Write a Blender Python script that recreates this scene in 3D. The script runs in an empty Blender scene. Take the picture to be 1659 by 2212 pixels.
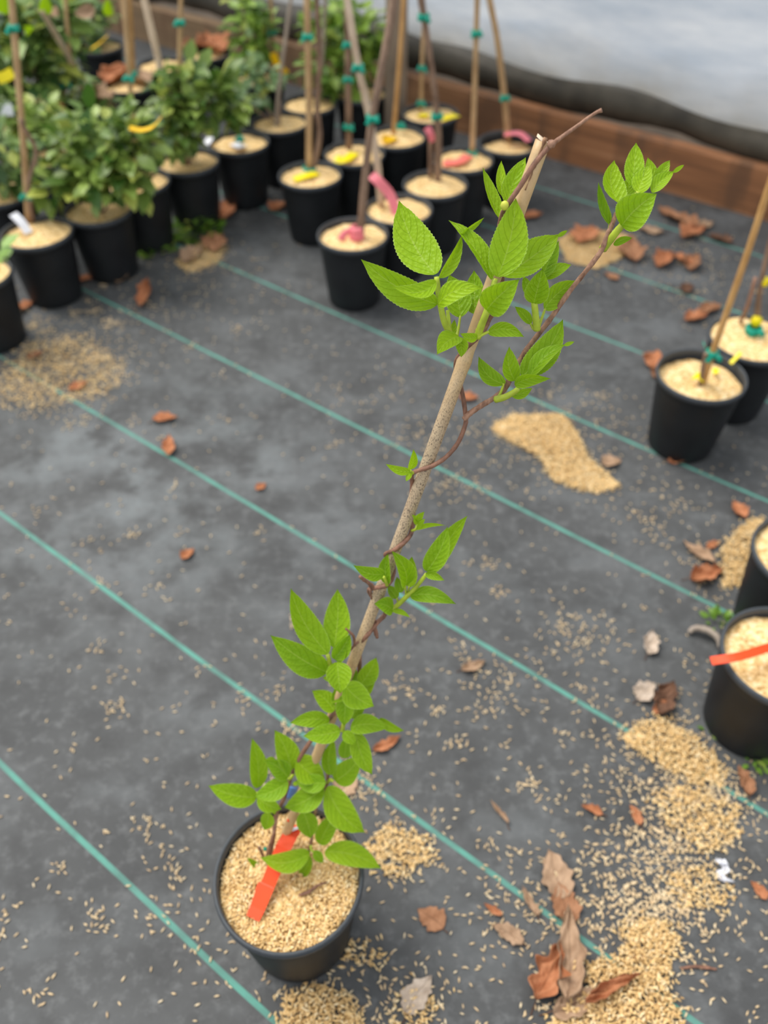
import bpy, bmesh, math, random
import numpy as np
from mathutils import Vector, Matrix

SC = bpy.context.scene
COL = SC.collection
rnd = random.Random(7)
rng = np.random.default_rng(7)

# ------------------------------------------------------------------ camera
F_PX, PITCH, ROLL, CAM_H = 1805.4, math.radians(45.659), math.radians(-0.235), 1.1335
CX, CY, IMW, IMH = 829.5, 1106.0, 1659.0, 2212.0
cp, sp = math.cos(PITCH), math.sin(PITCH)
FW = Vector((0, cp, -sp))
_r0 = Vector((1, 0, 0)); _u0 = _r0.cross(FW)
RT = math.cos(ROLL) * _r0 + math.sin(ROLL) * _u0
UP = -math.sin(ROLL) * _r0 + math.cos(ROLL) * _u0
EYE = Vector((0, 0, CAM_H))
cam = bpy.data.cameras.new('camera')
cam.sensor_fit = 'VERTICAL'; cam.sensor_height = 36.0
cam.lens = F_PX / IMH * 36.0
cam.clip_start = 0.02
cam.dof.use_dof = True
cam.dof.focus_distance = 0.64
cam.dof.aperture_fstop = 4.4
co = bpy.data.objects.new('camera', cam); COL.objects.link(co)
M = Matrix.Identity(4)
for i in range(3):
    M[i][0], M[i][1], M[i][2], M[i][3] = RT[i], UP[i], -FW[i], EYE[i]
co.matrix_world = M
SC.camera = co

# ------------------------------------------------------------------ light and exposure
SC.view_settings.view_transform = 'Standard'
SC.view_settings.look = 'None'
SC.view_settings.gamma = 1.0
SC.view_settings.exposure = 0.58
SC.view_settings.use_curve_mapping = False
SC.cycles.use_denoising = True
SC.cycles.max_bounces = 8
SC.cycles.transparent_max_bounces = 8
w = bpy.data.worlds.new('overcast_sky'); SC.world = w; w.use_nodes = True
w.node_tree.nodes['Background'].inputs[0].default_value = (0.93, 0.97, 1.0, 1)
w.node_tree.nodes['Background'].inputs[1].default_value = 0.74
sun = bpy.data.lights.new('soft_sun', 'SUN'); sun.energy = 2.3; sun.angle = math.radians(38); sun.color = (1.0, 0.97, 0.9)
so = bpy.data.objects.new('soft_sun', sun); COL.objects.link(so)
so.rotation_euler = Vector((0.5, -0.35, -1.0)).to_track_quat('-Z', 'Y').to_euler()

# ------------------------------------------------------------------ pixel -> place helpers
def ray(px, py):
    px, py = float(px), float(py)
    return FW + (px - CX) / F_PX * RT - (py - CY) / F_PX * UP
def at_z(px, py, z=0.0):
    d = ray(px, py); return EYE + d * ((z - CAM_H) / d.z)
def at_d(px, py, depth):
    return EYE + ray(px, py) * depth
def at_y(px, py, y):
    d = ray(px, py); return EYE + d * (y / d.y)

# ------------------------------------------------------------------ materials
def new_mat(name):
    m = bpy.data.materials.new(name); m.use_nodes = True
    nt = m.node_tree; b = nt.nodes['Principled BSDF']
    return m, nt, b
def N(nt, t, **kw):
    n = nt.nodes.new(t)
    for k, v in kw.items(): setattr(n, k, v)
    return n
def lk(nt, a, b): nt.links.new(a, b)
def math_n(nt, op, a, b=None, clamp=False):
    n = N(nt, 'ShaderNodeMath', operation=op); n.use_clamp = clamp
    for i, v in enumerate((a, b)):
        if v is None: continue
        if isinstance(v, (int, float)): n.inputs[i].default_value = v
        else: lk(nt, v, n.inputs[i])
    return n.outputs[0]
def ramp(nt, fac, stops):
    n = N(nt, 'ShaderNodeValToRGB'); e = n.color_ramp.elements
    while len(e) < len(stops): e.new(0.5)
    for el, (p, c) in zip(e, stops):
        el.position = p; el.color = (*c, 1) if len(c) == 3 else c
    lk(nt, fac, n.inputs[0]); return n.outputs[0]
def noise(nt, vec, scale, detail=4, rough=0.55):
    n = N(nt, 'ShaderNodeTexNoise'); n.inputs['Scale'].default_value = scale
    n.inputs['Detail'].default_value = detail; n.inputs['Roughness'].default_value = rough
    if vec is not None: lk(nt, vec, n.inputs['Vector'])
    return n.outputs[0]
def mix(nt, fac, a, b, blend='MIX'):
    n = N(nt, 'ShaderNodeMix', data_type='RGBA', blend_type=blend)
    for i, v in ((0, fac), (6, a), (7, b)):
        if isinstance(v, (int, float)): n.inputs[i].default_value = v
        elif isinstance(v, tuple): n.inputs[i].default_value = (*v, 1)
        else: lk(nt, v, n.inputs[i])
    return n.outputs[2]
def bump(nt, b, h, strength=0.4, dist=0.002):
    n = N(nt, 'ShaderNodeBump'); n.inputs['Strength'].default_value = strength
    n.inputs['Distance'].default_value = dist
    lk(nt, h, n.inputs['Height']); lk(nt, n.outputs[0], b.inputs['Normal'])
    return n.outputs[0]
def simple(name, col, rough=0.5, var=0.15, scale=40, bumpy=0.0, spec=0.4):
    m, nt, b = new_mat(name)
    tc = N(nt, 'ShaderNodeTexCoord').outputs['Object']
    f = noise(nt, tc, scale)
    d = tuple(c * (1 - var) for c in col); l = tuple(min(1, c * (1 + var)) for c in col)
    lk(nt, ramp(nt, f, [(0.3, d), (0.7, l)]), b.inputs['Base Color'])
    b.inputs['Roughness'].default_value = rough
    b.inputs['Specular IOR Level'].default_value = spec
    if bumpy: bump(nt, b, f, bumpy)
    return m

STRIPE_TH = math.radians(-37.78)
SN = Vector((math.sin(-STRIPE_TH), math.cos(STRIPE_TH), 0))   # across the stripes
SD = Vector((math.cos(STRIPE_TH), math.sin(STRIPE_TH), 0))    # along the stripes

def fabric_mat():
    m, nt, b = new_mat('woven_ground_cloth')
    tc = N(nt, 'ShaderNodeTexCoord').outputs['Object']
    mp = N(nt, 'ShaderNodeMapping'); mp.vector_type = 'POINT'
    mp.inputs['Rotation'].default_value = (0, 0, -STRIPE_TH)
    lk(nt, tc, mp.inputs[0])
    sx = N(nt, 'ShaderNodeSeparateXYZ'); lk(nt, mp.outputs[0], sx.inputs[0])
    u, v = sx.outputs[0], sx.outputs[1]
    wob = noise(nt, tc, 1.6, 2)
    vv = math_n(nt, 'ADD', v, math_n(nt, 'MULTIPLY', math_n(nt, 'SUBTRACT', wob, 0.5), 0.012))
    # stripes: offsets .4245 + k*.304
    k = math_n(nt, 'DIVIDE', math_n(nt, 'SUBTRACT', vv, 0.4295 - 0.305 * 20), 0.305)
    fr = math_n(nt, 'ABSOLUTE', math_n(nt, 'SUBTRACT', math_n(nt, 'FRACT', math_n(nt, 'ADD', k, 0.5)), 0.5))
    mr = N(nt, 'ShaderNodeMapRange'); mr.inputs[1].default_value = 0.0105; mr.inputs[2].default_value = 0.0135
    mr.inputs[3].default_value = 1; mr.inputs[4].default_value = 0
    lk(nt, fr, mr.inputs[0]); stripe = mr.outputs[0]
    # weave
    wu = N(nt, 'ShaderNodeMath', operation='SINE'); lk(nt, math_n(nt, 'MULTIPLY', u, 2600.0), wu.inputs[0])
    wv = N(nt, 'ShaderNodeMath', operation='SINE'); lk(nt, math_n(nt, 'MULTIPLY', v, 2600.0), wv.inputs[0])
    weave = math_n(nt, 'MULTIPLY', wu.outputs[0], wv.outputs[0])
    fine = noise(nt, tc, 260, 3, 0.6)
    big = noise(nt, tc, 3.2, 6, 0.62)
    str_mp = N(nt, 'ShaderNodeMapping'); str_mp.inputs['Rotation'].default_value = (0, 0, -STRIPE_TH)
    str_mp.inputs['Scale'].default_value = (4.0, 6.0, 1.0); lk(nt, tc, str_mp.inputs[0])
    streak = noise(nt, str_mp.outputs[0], 1.3, 5, 0.6)
    base = ramp(nt, big, [(0.30, (0.046, 0.047, 0.0485)), (0.52, (0.068, 0.069, 0.0705)), (0.72, (0.100, 0.102, 0.105))])
    dust = ramp(nt, streak, [(0.50, (0, 0, 0)), (0.75, (0.6, 0.6, 0.6))])
    base = mix(nt, dust, base, (0.165, 0.174, 0.182))
    # dusty wash area on the open cloth between the pots
    gm = N(nt, 'ShaderNodeMapping'); gc = at_z(300, 1030); gm.inputs['Location'].default_value = (-gc.x / 0.55, -gc.y / 0.5, 0)
    gm.inputs['Scale'].default_value = (1 / 0.55, 1 / 0.5, 0.01); lk(nt, tc, gm.inputs[0])
    gr = N(nt, 'ShaderNodeTexGradient', gradient_type='SPHERICAL'); lk(nt, gm.outputs[0], gr.inputs[0])
    wash = math_n(nt, 'MULTIPLY', gr.outputs[1], ramp(nt, noise(nt, tc, 6.5, 7, 0.68), [(0.46, (0, 0, 0)), (0.68, (1, 1, 1))]))
    base = mix(nt, math_n(nt, 'MULTIPLY', wash, 0.8), base, (0.24, 0.265, 0.275))
    specks = ramp(nt, noise(nt, tc, 48, 5, 0.7), [(0.50, (0, 0, 0)), (0.72, (0.8, 0.8, 0.8))])
    base = mix(nt, specks, base, (0.150, 0.152, 0.155))
    grime = ramp(nt, noise(nt, tc, 13, 4, 0.6), [(0.30, (0.75, 0.75, 0.75)), (0.48, (0, 0, 0))])
    base = mix(nt, grime, base, (0.040, 0.040, 0.041))
    base = mix(nt, math_n(nt, 'MULTIPLY', fine, 0.3), base, (0.10, 0.10, 0.10))
    wear = ramp(nt, noise(nt, tc, 22, 4), [(0.35, (0.55, 0.55, 0.55)), (0.6, (1, 1, 1))])
    col = mix(nt, math_n(nt, 'MULTIPLY', stripe, wear), base, (0.10, 0.29, 0.235))
    lk(nt, col, b.inputs['Base Color'])
    b.inputs['Roughness'].default_value = 0.62
    b.inputs['Specular IOR Level'].default_value = 0.25
    h = math_n(nt, 'ADD', math_n(nt, 'MULTIPLY', weave, 0.3), math_n(nt, 'MULTIPLY', fine, 0.6))
    bump(nt, b, h, 0.3, 0.001)
    return m

def hull_mat(dusty=False):
    m, nt, b = new_mat('dusty_rice_hull' if dusty else 'rice_hull')
    a = N(nt, 'ShaderNodeAttribute'); a.attribute_name = 'tone'
    c = ramp(nt, a.outputs['Fac'], [(0.0, (0.42, 0.25, 0.09)), (0.25, (0.66, 0.42, 0.17)), (0.7, (0.83, 0.58, 0.27)), (1.0, (0.90, 0.72, 0.44))])
    if dusty: c = mix(nt, 0.45, c, (0.56, 0.47, 0.37))
    lk(nt, c, b.inputs['Base Color']); b.inputs['Roughness'].default_value = 0.6
    b.inputs['Specular IOR Level'].default_value = 0.3
    return m
def mulch_mat():
    m, nt, b = new_mat('rice_hull_mulch')
    tc = N(nt, 'ShaderNodeTexCoord').outputs['Object']
    v = N(nt, 'ShaderNodeTexVoronoi'); v.inputs['Scale'].default_value = 210; lk(nt, tc, v.inputs['Vector'])
    sepc = N(nt, 'ShaderNodeSeparateColor'); lk(nt, v.outputs['Color'], sepc.inputs[0])
    c = ramp(nt, sepc.outputs[0], [(0.0, (0.50, 0.30, 0.11)), (0.3, (0.74, 0.49, 0.21)), (0.75, (0.86, 0.61, 0.30)), (1.0, (0.90, 0.72, 0.44))])
    lk(nt, c, b.inputs['Base Color']); b.inputs['Roughness'].default_value = 0.75
    b.inputs['Specular IOR Level'].default_value = 0.2
    bump(nt, b, v.outputs['Distance'], 0.6, 0.003)
    return m
def pot_mat():
    m, nt, b = new_mat('black_pot_plastic')
    tc = N(nt, 'ShaderNodeTexCoord').outputs['Object']
    f = noise(nt, tc, 18, 5); 
    lk(nt, ramp(nt, f, [(0.3, (0.007, 0.008, 0.0095)), (0.7, (0.0125, 0.014, 0.016))]), b.inputs['Base Color'])
    b.inputs['Roughness'].default_value = 0.5; b.inputs['Specular IOR Level'].default_value = 0.35
    sx = N(nt, 'ShaderNodeSeparateXYZ'); lk(nt, tc, sx.inputs[0])
    bump(nt, b, noise(nt, tc, 350, 2), 0.12, 0.0005)
    return m

def leaf_mat():
    m, nt, b = new_mat('kiwi_leaf')
    uv = N(nt, 'ShaderNodeUVMap'); uv.uv_map = 'leaf_uv'
    sx = N(nt, 'ShaderNodeSeparateXYZ'); lk(nt, uv.outputs[0], sx.inputs[0])
    x = math_n(nt, 'ABSOLUTE', math_n(nt, 'SUBTRACT', math_n(nt, 'MULTIPLY', sx.outputs[0], 2.0), 1.0))
    v = sx.outputs[1]
    # secondary veins sweep forward from the midrib
    ph = math_n(nt, 'MULTIPLY', math_n(nt, 'SUBTRACT', v, math_n(nt, 'MULTIPLY', math_n(nt, 'POWER', x, 1.35), 0.34)), 6.5)
    ph = math_n(nt, 'FRACT', math_n(nt, 'ADD', ph, 10.0))
    sv = math_n(nt, 'ABSOLUTE', math_n(nt, 'SUBTRACT', ph, 0.5))          # 0.5 at vein line
    sec = N(nt, 'ShaderNodeMapRange'); sec.inputs[1].default_value = 0.43; sec.inputs[2].default_value = 0.5
    lk(nt, sv, sec.inputs[0]); sec = sec.outputs[0]
    mid = N(nt, 'ShaderNodeMapRange'); mid.inputs[1].default_value = 0.055; mid.inputs[2].default_value = 0.015
    lk(nt, x, mid.inputs[0]); mid = mid.outputs[0]
    edge = N(nt, 'ShaderNodeMapRange'); edge.inputs[1].default_value = 0.93; edge.inputs[2].default_value = 1.0
    lk(nt, x, edge.inputs[0]); edge = edge.outputs[0]
    oi = N(nt, 'ShaderNodeObjectInfo')
    tc = N(nt, 'ShaderNodeTexCoord').outputs['Object']
    at = N(nt, 'ShaderNodeAttribute'); at.attribute_type = 'OBJECT'; at.attribute_name = 'age'
    nz = noise(nt, tc, 90, 4)
    young = mix(nt, nz, (0.29, 0.49, 0.004), (0.40, 0.59, 0.012))
    old = mix(nt, nz, (0.105, 0.265, 0.003), (0.175, 0.36, 0.006))
    c = mix(nt, at.outputs['Fac'], young, old)
    c = mix(nt, math_n(nt, 'MULTIPLY', oi.outputs['Random'], 0.30), c, (0.12, 0.29, 0.008))
    margin_tint = N(nt, 'ShaderNodeMapRange'); margin_tint.inputs[1].default_value = 0.35; margin_tint.inputs[2].default_value = 1.0; lk(nt, x, margin_tint.inputs[0])  # the blade's own colour yellows toward its margins
    c = mix(nt, math_n(nt, 'MULTIPLY', margin_tint.outputs[0], 0.35), c, (0.36, 0.56, 0.03))
    c = mix(nt, math_n(nt, 'MULTIPLY', sec, 0.22), c, (0.13, 0.27, 0.006))
    c = mix(nt, math_n(nt, 'MULTIPLY', mid, 0.5), c, (0.42, 0.56, 0.09))
    c = mix(nt, math_n(nt, 'MULTIPLY', edge, 0.6), c, (0.46, 0.62, 0.16))
    lk(nt, c, b.inputs['Base Color'])
    b.inputs['Roughness'].default_value = 0.45; b.inputs['Specular IOR Level'].default_value = 0.26
    vor = N(nt, 'ShaderNodeTexVoronoi'); vor.inputs['Scale'].default_value = 330; lk(nt, tc, vor.inputs['Vector'])
    h = math_n(nt, 'SUBTRACT', math_n(nt, 'MULTIPLY', vor.outputs['Distance'], 0.75), math_n(nt, 'MULTIPLY', sec, 0.55))
    h = math_n(nt, 'SUBTRACT', h, math_n(nt, 'MULTIPLY', sv, 0.8))
    nrm = bump(nt, b, h, 0.5, 0.0015)
    tr = N(nt, 'ShaderNodeBsdfTranslucent'); lk(nt, nrm, tr.inputs['Normal'])
    lk(nt, mix(nt, 1.0, c, (1.0, 1.0, 0.55), 'MULTIPLY'), tr.inputs['Color'])
    ms = N(nt, 'ShaderNodeMixShader'); ms.inputs[0].default_value = 0.38
    lk(nt, b.outputs[0], ms.inputs[1]); lk(nt, tr.outputs[0], ms.inputs[2])
    lk(nt, ms.outputs[0], nt.nodes['Material Output'].inputs[0])
    return m

def foliage_mat(name, dark, light):
    m, nt, b = new_mat(name)
    a = N(nt, 'ShaderNodeAttribute'); a.attribute_name = 'tone'
    c = ramp(nt, a.outputs['Fac'], [(0.0, dark), (0.9, light), (1.0, (0.45, 0.50, 0.10))])
    lk(nt, c, b.inputs['Base Color']); b.inputs['Roughness'].default_value = 0.4
    tr = N(nt, 'ShaderNodeBsdfTranslucent'); lk(nt, c, tr.inputs['Color'])
    ms = N(nt, 'ShaderNodeMixShader'); ms.inputs[0].default_value = 0.3
    lk(nt, b.outputs[0], ms.inputs[1]); lk(nt, tr.outputs[0], ms.inputs[2])
    lk(nt, ms.outputs[0], nt.nodes['Material Output'].inputs[0])
    return m

def bark_mat(name, c1, c2, scale=120):
    m, nt, b = new_mat(name)
    tc = N(nt, 'ShaderNodeTexCoord').outputs['Object']
    mp = N(nt, 'ShaderNodeMapping'); mp.inputs['Scale'].default_value = (1, 1, 0.35); lk(nt, tc, mp.inputs[0])
    f = noise(nt, mp.outputs[0], scale, 5, 0.6)
    lk(nt, ramp(nt, f, [(0.32, c1), (0.68, c2)]), b.inputs['Base Color'])
    b.inputs['Roughness'].default_value = 0.65
    bump(nt, b, f, 0.9, 0.0016)
    return m

def bamboo_mat():
    m, nt, b = new_mat('speckled_bamboo')
    uv = N(nt, 'ShaderNodeUVMap'); uv.uv_map = 'leaf_uv'
    sx = N(nt, 'ShaderNodeSeparateXYZ'); lk(nt, uv.outputs[0], sx.inputs[0])
    v = sx.outputs[1]
    tc = N(nt, 'ShaderNodeTexCoord').outputs['Object']
    mp = N(nt, 'ShaderNodeMapping'); mp.inputs['Scale'].default_value = (1, 1, 0.5); lk(nt, tc, mp.inputs[0])
    f = noise(nt, mp.outputs[0], 60, 5)
    base = ramp(nt, f, [(0.3, (0.43, 0.26, 0.12)), (0.55, (0.57, 0.38, 0.19)), (0.75, (0.66, 0.47, 0.27))])
    grey = ramp(nt, v, [(0.40, (0, 0, 0)), (0.52, (0.9, 0.9, 0.9)), (0.72, (1, 1, 1)), (0.80, (0, 0, 0))])
    base = mix(nt, math_n(nt, 'MULTIPLY', grey, 0.75), base, mix(nt, f, (0.36, 0.27, 0.18), (0.50, 0.40, 0.28)))
    sp_ = noise(nt, mp.outputs[0], 1000, 3, 0.75)
    spk = ramp(nt, sp_, [(0.52, (0, 0, 0)), (0.60, (1, 1, 1))])
    amt = ramp(nt, v, [(0.30, (0.04, 0.04, 0.04)), (0.42, (0.5, 0.5, 0.5)), (0.6, (0.95, 0.95, 0.95)), (0.72, (0.85, 0.85, 0.85)), (0.82, (0.08, 0.08, 0.08))])
    base = mix(nt, math_n(nt, 'MULTIPLY', spk, amt), base, (0.055, 0.035, 0.025))
    lk(nt, base, b.inputs['Base Color']); b.inputs['Roughness'].default_value = 0.45
    bump(nt, b, f, 0.2, 0.001)
    return m

def wood_mat():
    m, nt, b = new_mat('weathered_board')
    tc = N(nt, 'ShaderNodeTexCoord').outputs['Object']
    mp = N(nt, 'ShaderNodeMapping'); mp.inputs['Rotation'].default_value = (0, 0, -STRIPE_TH)
    lk(nt, tc, mp.inputs[0])
    mp2 = N(nt, 'ShaderNodeMapping'); mp2.inputs['Scale'].default_value = (1.2, 10, 22); lk(nt, mp.outputs[0], mp2.inputs[0])
    f = noise(nt, mp2.outputs[0], 2.0, 6, 0.6)
    c = ramp(nt, f, [(0.3, (0.17, 0.070, 0.028)), (0.55, (0.30, 0.125, 0.050)), (0.75, (0.42, 0.195, 0.088))])
    # drier greyer timber toward the far end
    sx = N(nt, 'ShaderNodeSeparateXYZ'); lk(nt, mp.outputs[0], sx.inputs[0])
    far = ramp(nt, math_n(nt, 'ADD', math_n(nt, 'MULTIPLY', sx.outputs[0], 0.5), 1.4), [(0.15, (1, 1, 1)), (0.75, (0, 0, 0))])
    c = mix(nt, math_n(nt, 'MULTIPLY', far, 0.7), c, mix(nt, f, (0.13, 0.10, 0.055), (0.24, 0.18, 0.10)))
    smp = N(nt, 'ShaderNodeMapping'); smp.inputs['Scale'].default_value = (1, 1, .25); lk(nt, mp.outputs[0], smp.inputs[0])
    stain = ramp(nt, noise(nt, smp.outputs[0], 9, 3), [(0.50, (0, 0, 0)), (0.62, (0.8, 0.8, 0.8))])
    c = mix(nt, stain, c, (0.13, 0.062, 0.030))
    lk(nt, c, b.inputs['Base Color']); b.inputs['Roughness'].default_value = 0.8
    bump(nt, b, f, 0.4, 0.003)
    return m

def film_mat():
    m, nt, b = new_mat('greenhouse_film')
    tc = N(nt, 'ShaderNodeTexCoord').outputs['Object']
    mp = N(nt, 'ShaderNodeMapping'); mp.inputs['Rotation'].default_value = (0, 0, -STRIPE_TH); lk(nt, tc, mp.inputs[0])
    mp2 = N(nt, 'ShaderNodeMapping'); mp2.inputs['Rotation'].default_value = (0, 0.7, 0); mp2.inputs['Scale'].default_value = (1.6, 1, 7); lk(nt, mp.outputs[0], mp2.inputs[0])
    f = noise(nt, mp2.outputs[0], 2.2, 5, 0.55)
    c = ramp(nt, f, [(0.34, (0.66, 0.72, 0.80)), (0.5, (0.79, 0.83, 0.89)), (0.66, (0.93, 0.95, 0.98))])
    sx = N(nt, 'ShaderNodeSeparateXYZ'); lk(nt, tc, sx.inputs[0])
    # splashed soil along the hem
    hem = math_n(nt, 'ADD', sx.outputs[2], math_n(nt, 'MULTIPLY', math_n(nt, 'SUBTRACT', noise(nt, mp.outputs[0], 5, 5), 0.5), 0.16))
    dirt = ramp(nt, hem, [(0.20, (0.85, 0.85, 0.85)), (0.26, (0.45, 0.45, 0.45)), (0.36, (0.0, 0.0, 0.0))])
    c = mix(nt, dirt, c, (0.40, 0.34, 0.25))
    lk(nt, c, b.inputs['Base Color']); b.inputs['Roughness'].default_value = 0.35
    nrm = bump(nt, b, f, 0.5, 0.03)
    tr = N(nt, 'ShaderNodeBsdfTranslucent'); lk(nt, c, tr.inputs['Color']); lk(nt, nrm, tr.inputs['Normal'])
    ms = N(nt, 'ShaderNodeMixShader'); ms.inputs[0].default_value = 0.55
    lk(nt, b.outputs[0], ms.inputs[1]); lk(nt, tr.outputs[0], ms.inputs[2])
    lk(nt, ms.outputs[0], nt.nodes['Material Output'].inputs[0])
    return m

def dead_mat(name, c1, c2):
    m, nt, b = new_mat(name)
    uv = N(nt, 'ShaderNodeUVMap'); uv.uv_map = 'leaf_uv'
    sx = N(nt, 'ShaderNodeSeparateXYZ'); lk(nt, uv.outputs[0], sx.inputs[0])
    x = math_n(nt, 'ABSOLUTE', math_n(nt, 'SUBTRACT', math_n(nt, 'MULTIPLY', sx.outputs[0], 2.0), 1.0))
    ph = math_n(nt, 'FRACT', math_n(nt, 'ADD', math_n(nt, 'MULTIPLY', math_n(nt, 'SUBTRACT', sx.outputs[1], math_n(nt, 'MULTIPLY', x, 0.25)), 7.0), 5.0))
    sv = math_n(nt, 'ABSOLUTE', math_n(nt, 'SUBTRACT', ph, 0.5))
    tc = N(nt, 'ShaderNodeTexCoord').outputs['Object']
    f = noise(nt, tc, 60, 5, 0.6)
    c = ramp(nt, f, [(0.3, c1), (0.7, c2)])
    mid = N(nt, 'ShaderNodeMapRange'); mid.inputs[1].default_value = 0.08; mid.inputs[2].default_value = 0.02
    lk(nt, x, mid.inputs[0])
    c = mix(nt, math_n(nt, 'MULTIPLY', mid.outputs[0], 0.5), c, tuple(v * 0.5 for v in c1))
    lk(nt, c, b.inputs['Base Color']); b.inputs['Roughness'].default_value = 0.75
    b.inputs['Specular IOR Level'].default_value = 0.2
    bump(nt, b, math_n(nt, 'ADD', f, sv), 0.6, 0.002)
    return m

MT = dict(
    fabric=fabric_mat(), hull=hull_mat(), dusty_hull=hull_mat(True), mulch=mulch_mat(), pot=pot_mat(), leaf=leaf_mat(),
    rim=simple('lit_rim_plastic', (0.050, 0.056, 0.064), 0.5, 0.12, 60),  # lighter than the pot body: light on the lip put into the colour
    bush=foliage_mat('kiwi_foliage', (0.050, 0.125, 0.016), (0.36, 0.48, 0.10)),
    dark_bush=foliage_mat('dark_kiwi_foliage', (0.045, 0.115, 0.026), (0.28, 0.41, 0.10)),  # deeper green leaf colour of the left-hand plants
    pale_bush=foliage_mat('pale_kiwi_foliage', (0.075, 0.155, 0.050), (0.25, 0.37, 0.17)),
    lime_bush=foliage_mat('lime_kiwi_foliage', (0.10, 0.21, 0.02), (0.36, 0.52, 0.08)),
    weed=foliage_mat('weed_green', (0.09, 0.20, 0.02), (0.26, 0.44, 0.06)),
    vine=bark_mat('kiwi_bark', (0.10, 0.045, 0.028), (0.30, 0.14, 0.085), 160),
    branch=bark_mat('young_kiwi_bark', (0.15, 0.065, 0.036), (0.43, 0.235, 0.15), 260),
    shoot=simple('green_shoot', (0.37, 0.45, 0.035), 0.45, 0.25, 90),
    bud=simple('yellow_bud', (0.52, 0.54, 0.06), 0.5, 0.2, 120),
    bamboo=bamboo_mat(), bamboo_cut=simple('cut_bamboo', (0.26, 0.14, 0.075), 0.8, 0.45, 160, 0.4),
    cane=bark_mat('tan_cane', (0.34, 0.20, 0.085), (0.60, 0.40, 0.21), 40),
    pale_cane=bark_mat('pale_cane', (0.50, 0.36, 0.24), (0.74, 0.58, 0.43), 40),
    grey_cane=bark_mat('grey_cane', (0.24, 0.19, 0.15), (0.44, 0.36, 0.29), 40),
    brown_stem=bark_mat('brown_stem', (0.14, 0.080, 0.050), (0.33, 0.21, 0.14), 60),
    orange_cane=bark_mat('orange_cane', (0.42, 0.21, 0.06), (0.66, 0.38, 0.14), 50),
    post=bark_mat('grey_post', (0.16, 0.12, 0.085), (0.34, 0.26, 0.19), 14),
    tie=simple('teal_tie', (0.0, 0.30, 0.20), 0.4, 0.15, 50),
    yellow=simple('yellow_tag', (0.83, 0.67, 0.0), 0.4, 0.06, 30),
    amber=simple('amber_tag', (0.80, 0.47, 0.0), 0.4, 0.10, 30),
    pink=simple('pink_tape', (0.80, 0.20, 0.24), 0.4, 0.10, 30),
    coral=simple('coral_tag', (0.80, 0.16, 0.12), 0.4, 0.10, 30),
    red=simple('orange_red_tag', (0.80, 0.058, 0.003), 0.4, 0.05, 30),
    white=simple('white_tag', (0.80, 0.80, 0.86), 0.4, 0.05, 30),
    blue=simple('blue_plastic', (0.10, 0.22, 0.52), 0.4, 0.1, 30),
    wood=wood_mat(), film=film_mat(),
    roll=simple('dark_film_roll', (0.060, 0.050, 0.036), 0.6, 0.5, 9, 0.3),  # dark brown film, tone mottled at random
    earth=simple('outside_earth', (0.06, 0.042, 0.028), 0.95, 0.4, 12, 0.5),
    brown=dead_mat('dead_leaf_brown', (0.22, 0.095, 0.045), (0.44, 0.22, 0.12)),
    rust=dead_mat('dead_leaf_rust', (0.32, 0.11, 0.045), (0.55, 0.24, 0.12)),
    tan=dead_mat('dead_leaf_tan', (0.27, 0.165, 0.10), (0.47, 0.31, 0.20)),
    pale=dead_mat('dead_leaf_pale', (0.38, 0.29, 0.22), (0.60, 0.49, 0.40)),
    dark=dead_mat('dead_leaf_dark', (0.08, 0.04, 0.025), (0.20, 0.10, 0.06)),
)

# ------------------------------------------------------------------ mesh helpers
def add_obj(name, verts, faces, mat, parent=None, origin=None, smooth=True, uvs=None, tone=None):
    """One mesh object. verts are world coordinates; origin (world) becomes the mesh origin; a child is stored relative to its root."""
    me = bpy.data.meshes.new(name)
    V = np.asarray(verts, dtype=float).reshape(-1, 3)
    o_ = np.array(origin if origin is not None else (0, 0, 0), dtype=float)
    me.from_pydata((V - o_).tolist(), [], faces if isinstance(faces, list) else faces.tolist())
    me.materials.append(mat)
    if smooth: me.polygons.foreach_set('use_smooth', [True] * len(me.polygons))
    if uvs is not None:
        l = me.uv_layers.new(name='leaf_uv')
        vi = np.empty(len(me.loops), dtype=np.int32); me.loops.foreach_get('vertex_index', vi)
        l.data.foreach_set('uv', np.asarray(uvs, dtype=np.float32)[vi].ravel())
    if tone is not None:
        a = me.attributes.new('tone', 'FLOAT', 'POINT'); a.data.foreach_set('value', np.asarray(tone, dtype=np.float32))
    me.update()
    ob = bpy.data.objects.new(name, me); COL.objects.link(ob)
    if parent is not None: ob.parent = parent
    elif origin is not None: ob.location = o_
    return ob
def empty(name, loc, label, cat, group=None):
    o = bpy.data.objects.new(name, None); COL.objects.link(o)
    o.empty_display_size = 0.05; o.location = loc
    return tag(o, label, cat, group)
def tag(o, label, cat, group=None):
    o['label'] = label; o['category'] = cat
    if group: o['group'] = group
    return o
def struct(o): o['kind'] = 'structure'; return o

class MB:
    def __init__(s): s.v, s.f, s.uv = [], [], []
    def add(s, v, f, uv=None):
        k = len(s.v); s.v += [tuple(p) for p in v]; s.f += [tuple(i + k for i in q) for q in f]
        s.uv += uv if uv is not None else [(0.5, 0.5)] * len(v)
    def build(s, name, mat, parent=None, origin=None, smooth=True):
        return add_obj(name, s.v, s.f, mat, parent, origin, smooth, s.uv)

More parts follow.
